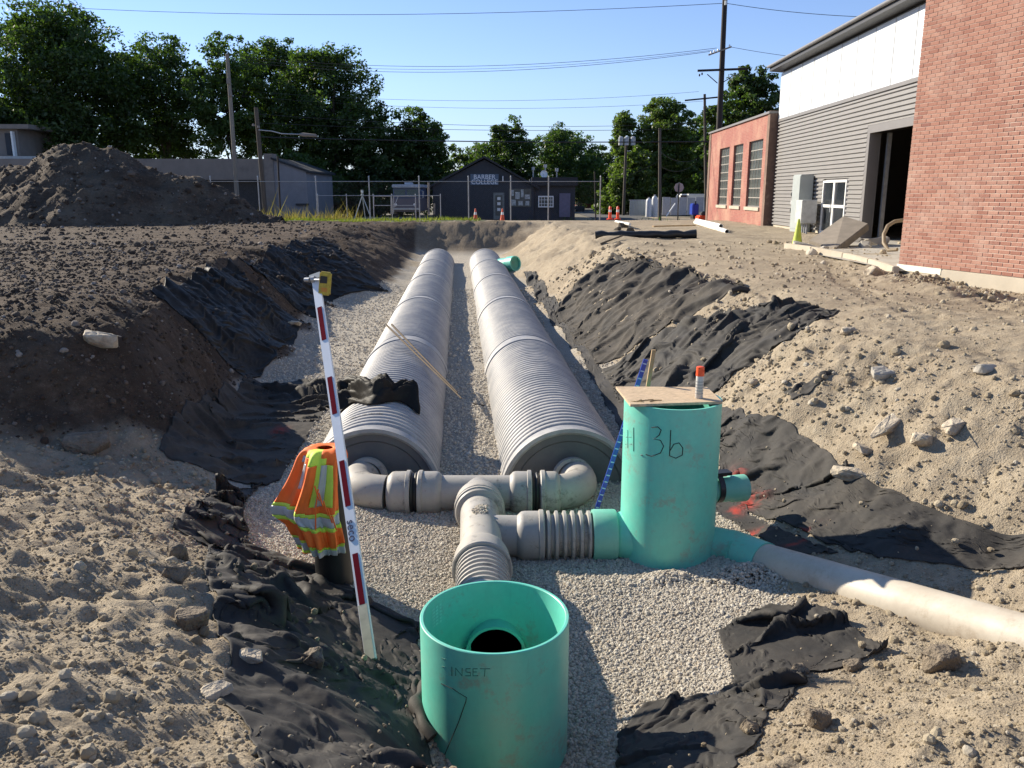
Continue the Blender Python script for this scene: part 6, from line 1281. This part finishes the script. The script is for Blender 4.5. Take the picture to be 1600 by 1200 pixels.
m = MB(); m.tube([PY(468, 210, 56), PY(474, 210.5, 56), PY(494, 212, 55.8)], [.08, .13, .10], 10); m.build('lamp_head', M_STUCCO, lt, smooth=50)
m = MB(); m.tube([PY(434, 244, 54), PY(438, 330, 54)], .06, 8); tag(m.build('post', M_DARKW, None, smooth=60), 'thin dark metal post in front of the block building end wall', 'post')
m = MB(); m.tube([PY(929, 268, 60), PY(931, 345, 60)], .05, 8); tag(m.build('post', M_DARKW, None, smooth=60), 'thin dark post right of the dark building by the side road', 'post')
m = MB(); m.tube([PY(841, 262, 52.5), PY(856, 345, 52.2)], .05, 8); 
st_ = thing('stop_sign', 'octagonal traffic sign seen from its bare grey back', 'traffic sign', PY(1061, 344, 62))
m = MB(); p = PY(1061, 293, 62); m.lathe([(0, .36), (.01, .36)], p, p+Vector((0, 1, 0)), 8); m.build('plate', M_GALV, st_); m = MB(); m.tube([PY(1061, 286, 61.9), (p.x, 61.95, 1.0)], .045, 8); m.build('post', M_DARKW, st_)
# overhead wires
def wire(a, b, sag, label, r=.018, da=58, db=58, n=24):
    A, B = PY(*a, da), PY(*b, db); m = MB(); m.tube([A+(B-A)*(i/n)+Vector((0, 0, -sag*4*(i/n)*(1-i/n))) for i in range(n+1)], r, 4, cap=False); o = m.build('overhead_wire', M_WIRE, None); tag(o, label, 'overhead wire', 'overhead wires')
wire((-100, -2), (1133, 5), .9, 'highest overhead wire crossing the whole sky', .016, 70, 56)
wire((1134, 5), (1420, 28), .2, 'highest wire right of the tallest pole', .016, 56, 50)
wire((340, 84), (1120, 75), 1.0, 'upper thin wire of the pair reaching the pale crossarm', .014, 66, 56)
wire((340, 92), (1113, 80), 1.1, 'lower thin wire of the pair reaching the pale crossarm', .014, 66, 56)
wire((340, 88), (1116, 78), 1.05, 'middle thin wire reaching the pale crossarm', .010, 66, 56)
wire((1140, 73), (1400, 100), .2, 'thin wire from the pale crossarm to the roof', .013, 56, 50)
wire((355, 140), (1092, 143), .7, 'faint wire over the middle trees', .010, 60, 66)
wire((357, 148), (1098, 158), .7, 'second faint wire over the middle trees', .010, 60, 66)
wire((402, 178), (1100, 192), .5, 'thin wire just above the tree tops', .014, 57, 70)
wire((405, 192), (1122, 200), .3, 'wire under the thin treetop wire', .014, 57, 58)
wire((405, 214), (1123, 221), .15, 'thickest black cable crossing in front of the trees', .034, 57, 56)
wire((1031, 237), (1102, 240), .7, 'upper drooping cable between the two right-hand poles', .02, 64, 74)
wire((1031, 259), (1102, 238), .9, 'lower drooping cable between the two right-hand poles', .02, 64, 74)
wire((930, 280), (1031, 250), .4, 'slanting service wire beside the side road', .014, 60, 64)
# debris pile by the road
for i, (px, py, s) in enumerate(((975, 356, .55), (985, 362, .4), (965, 360, .35))): rock(px, py, (s, s*.7, s*.5), (0, .2, i), ('dark broken asphalt lump by the far right pit rim', 'second asphalt lump by the far right pit rim', 'smallest asphalt lump by the far right pit rim')[i], 80+i, mat('broken_asphalt', (.07, .06, .05), .95, .3, 8), 'rubble', 'asphalt_lump', sub=0)
m = MB(); m.tube([G(962, 349)+Vector((0, 0, .1)), G(984, 358)+Vector((0, 0, .2))], .06, 8); tag(m.build('plastic_pipe', MATS['clean_white_pvc'], None, smooth=60), 'short white pipe on the rubble by the far pit rim', 'pipe')
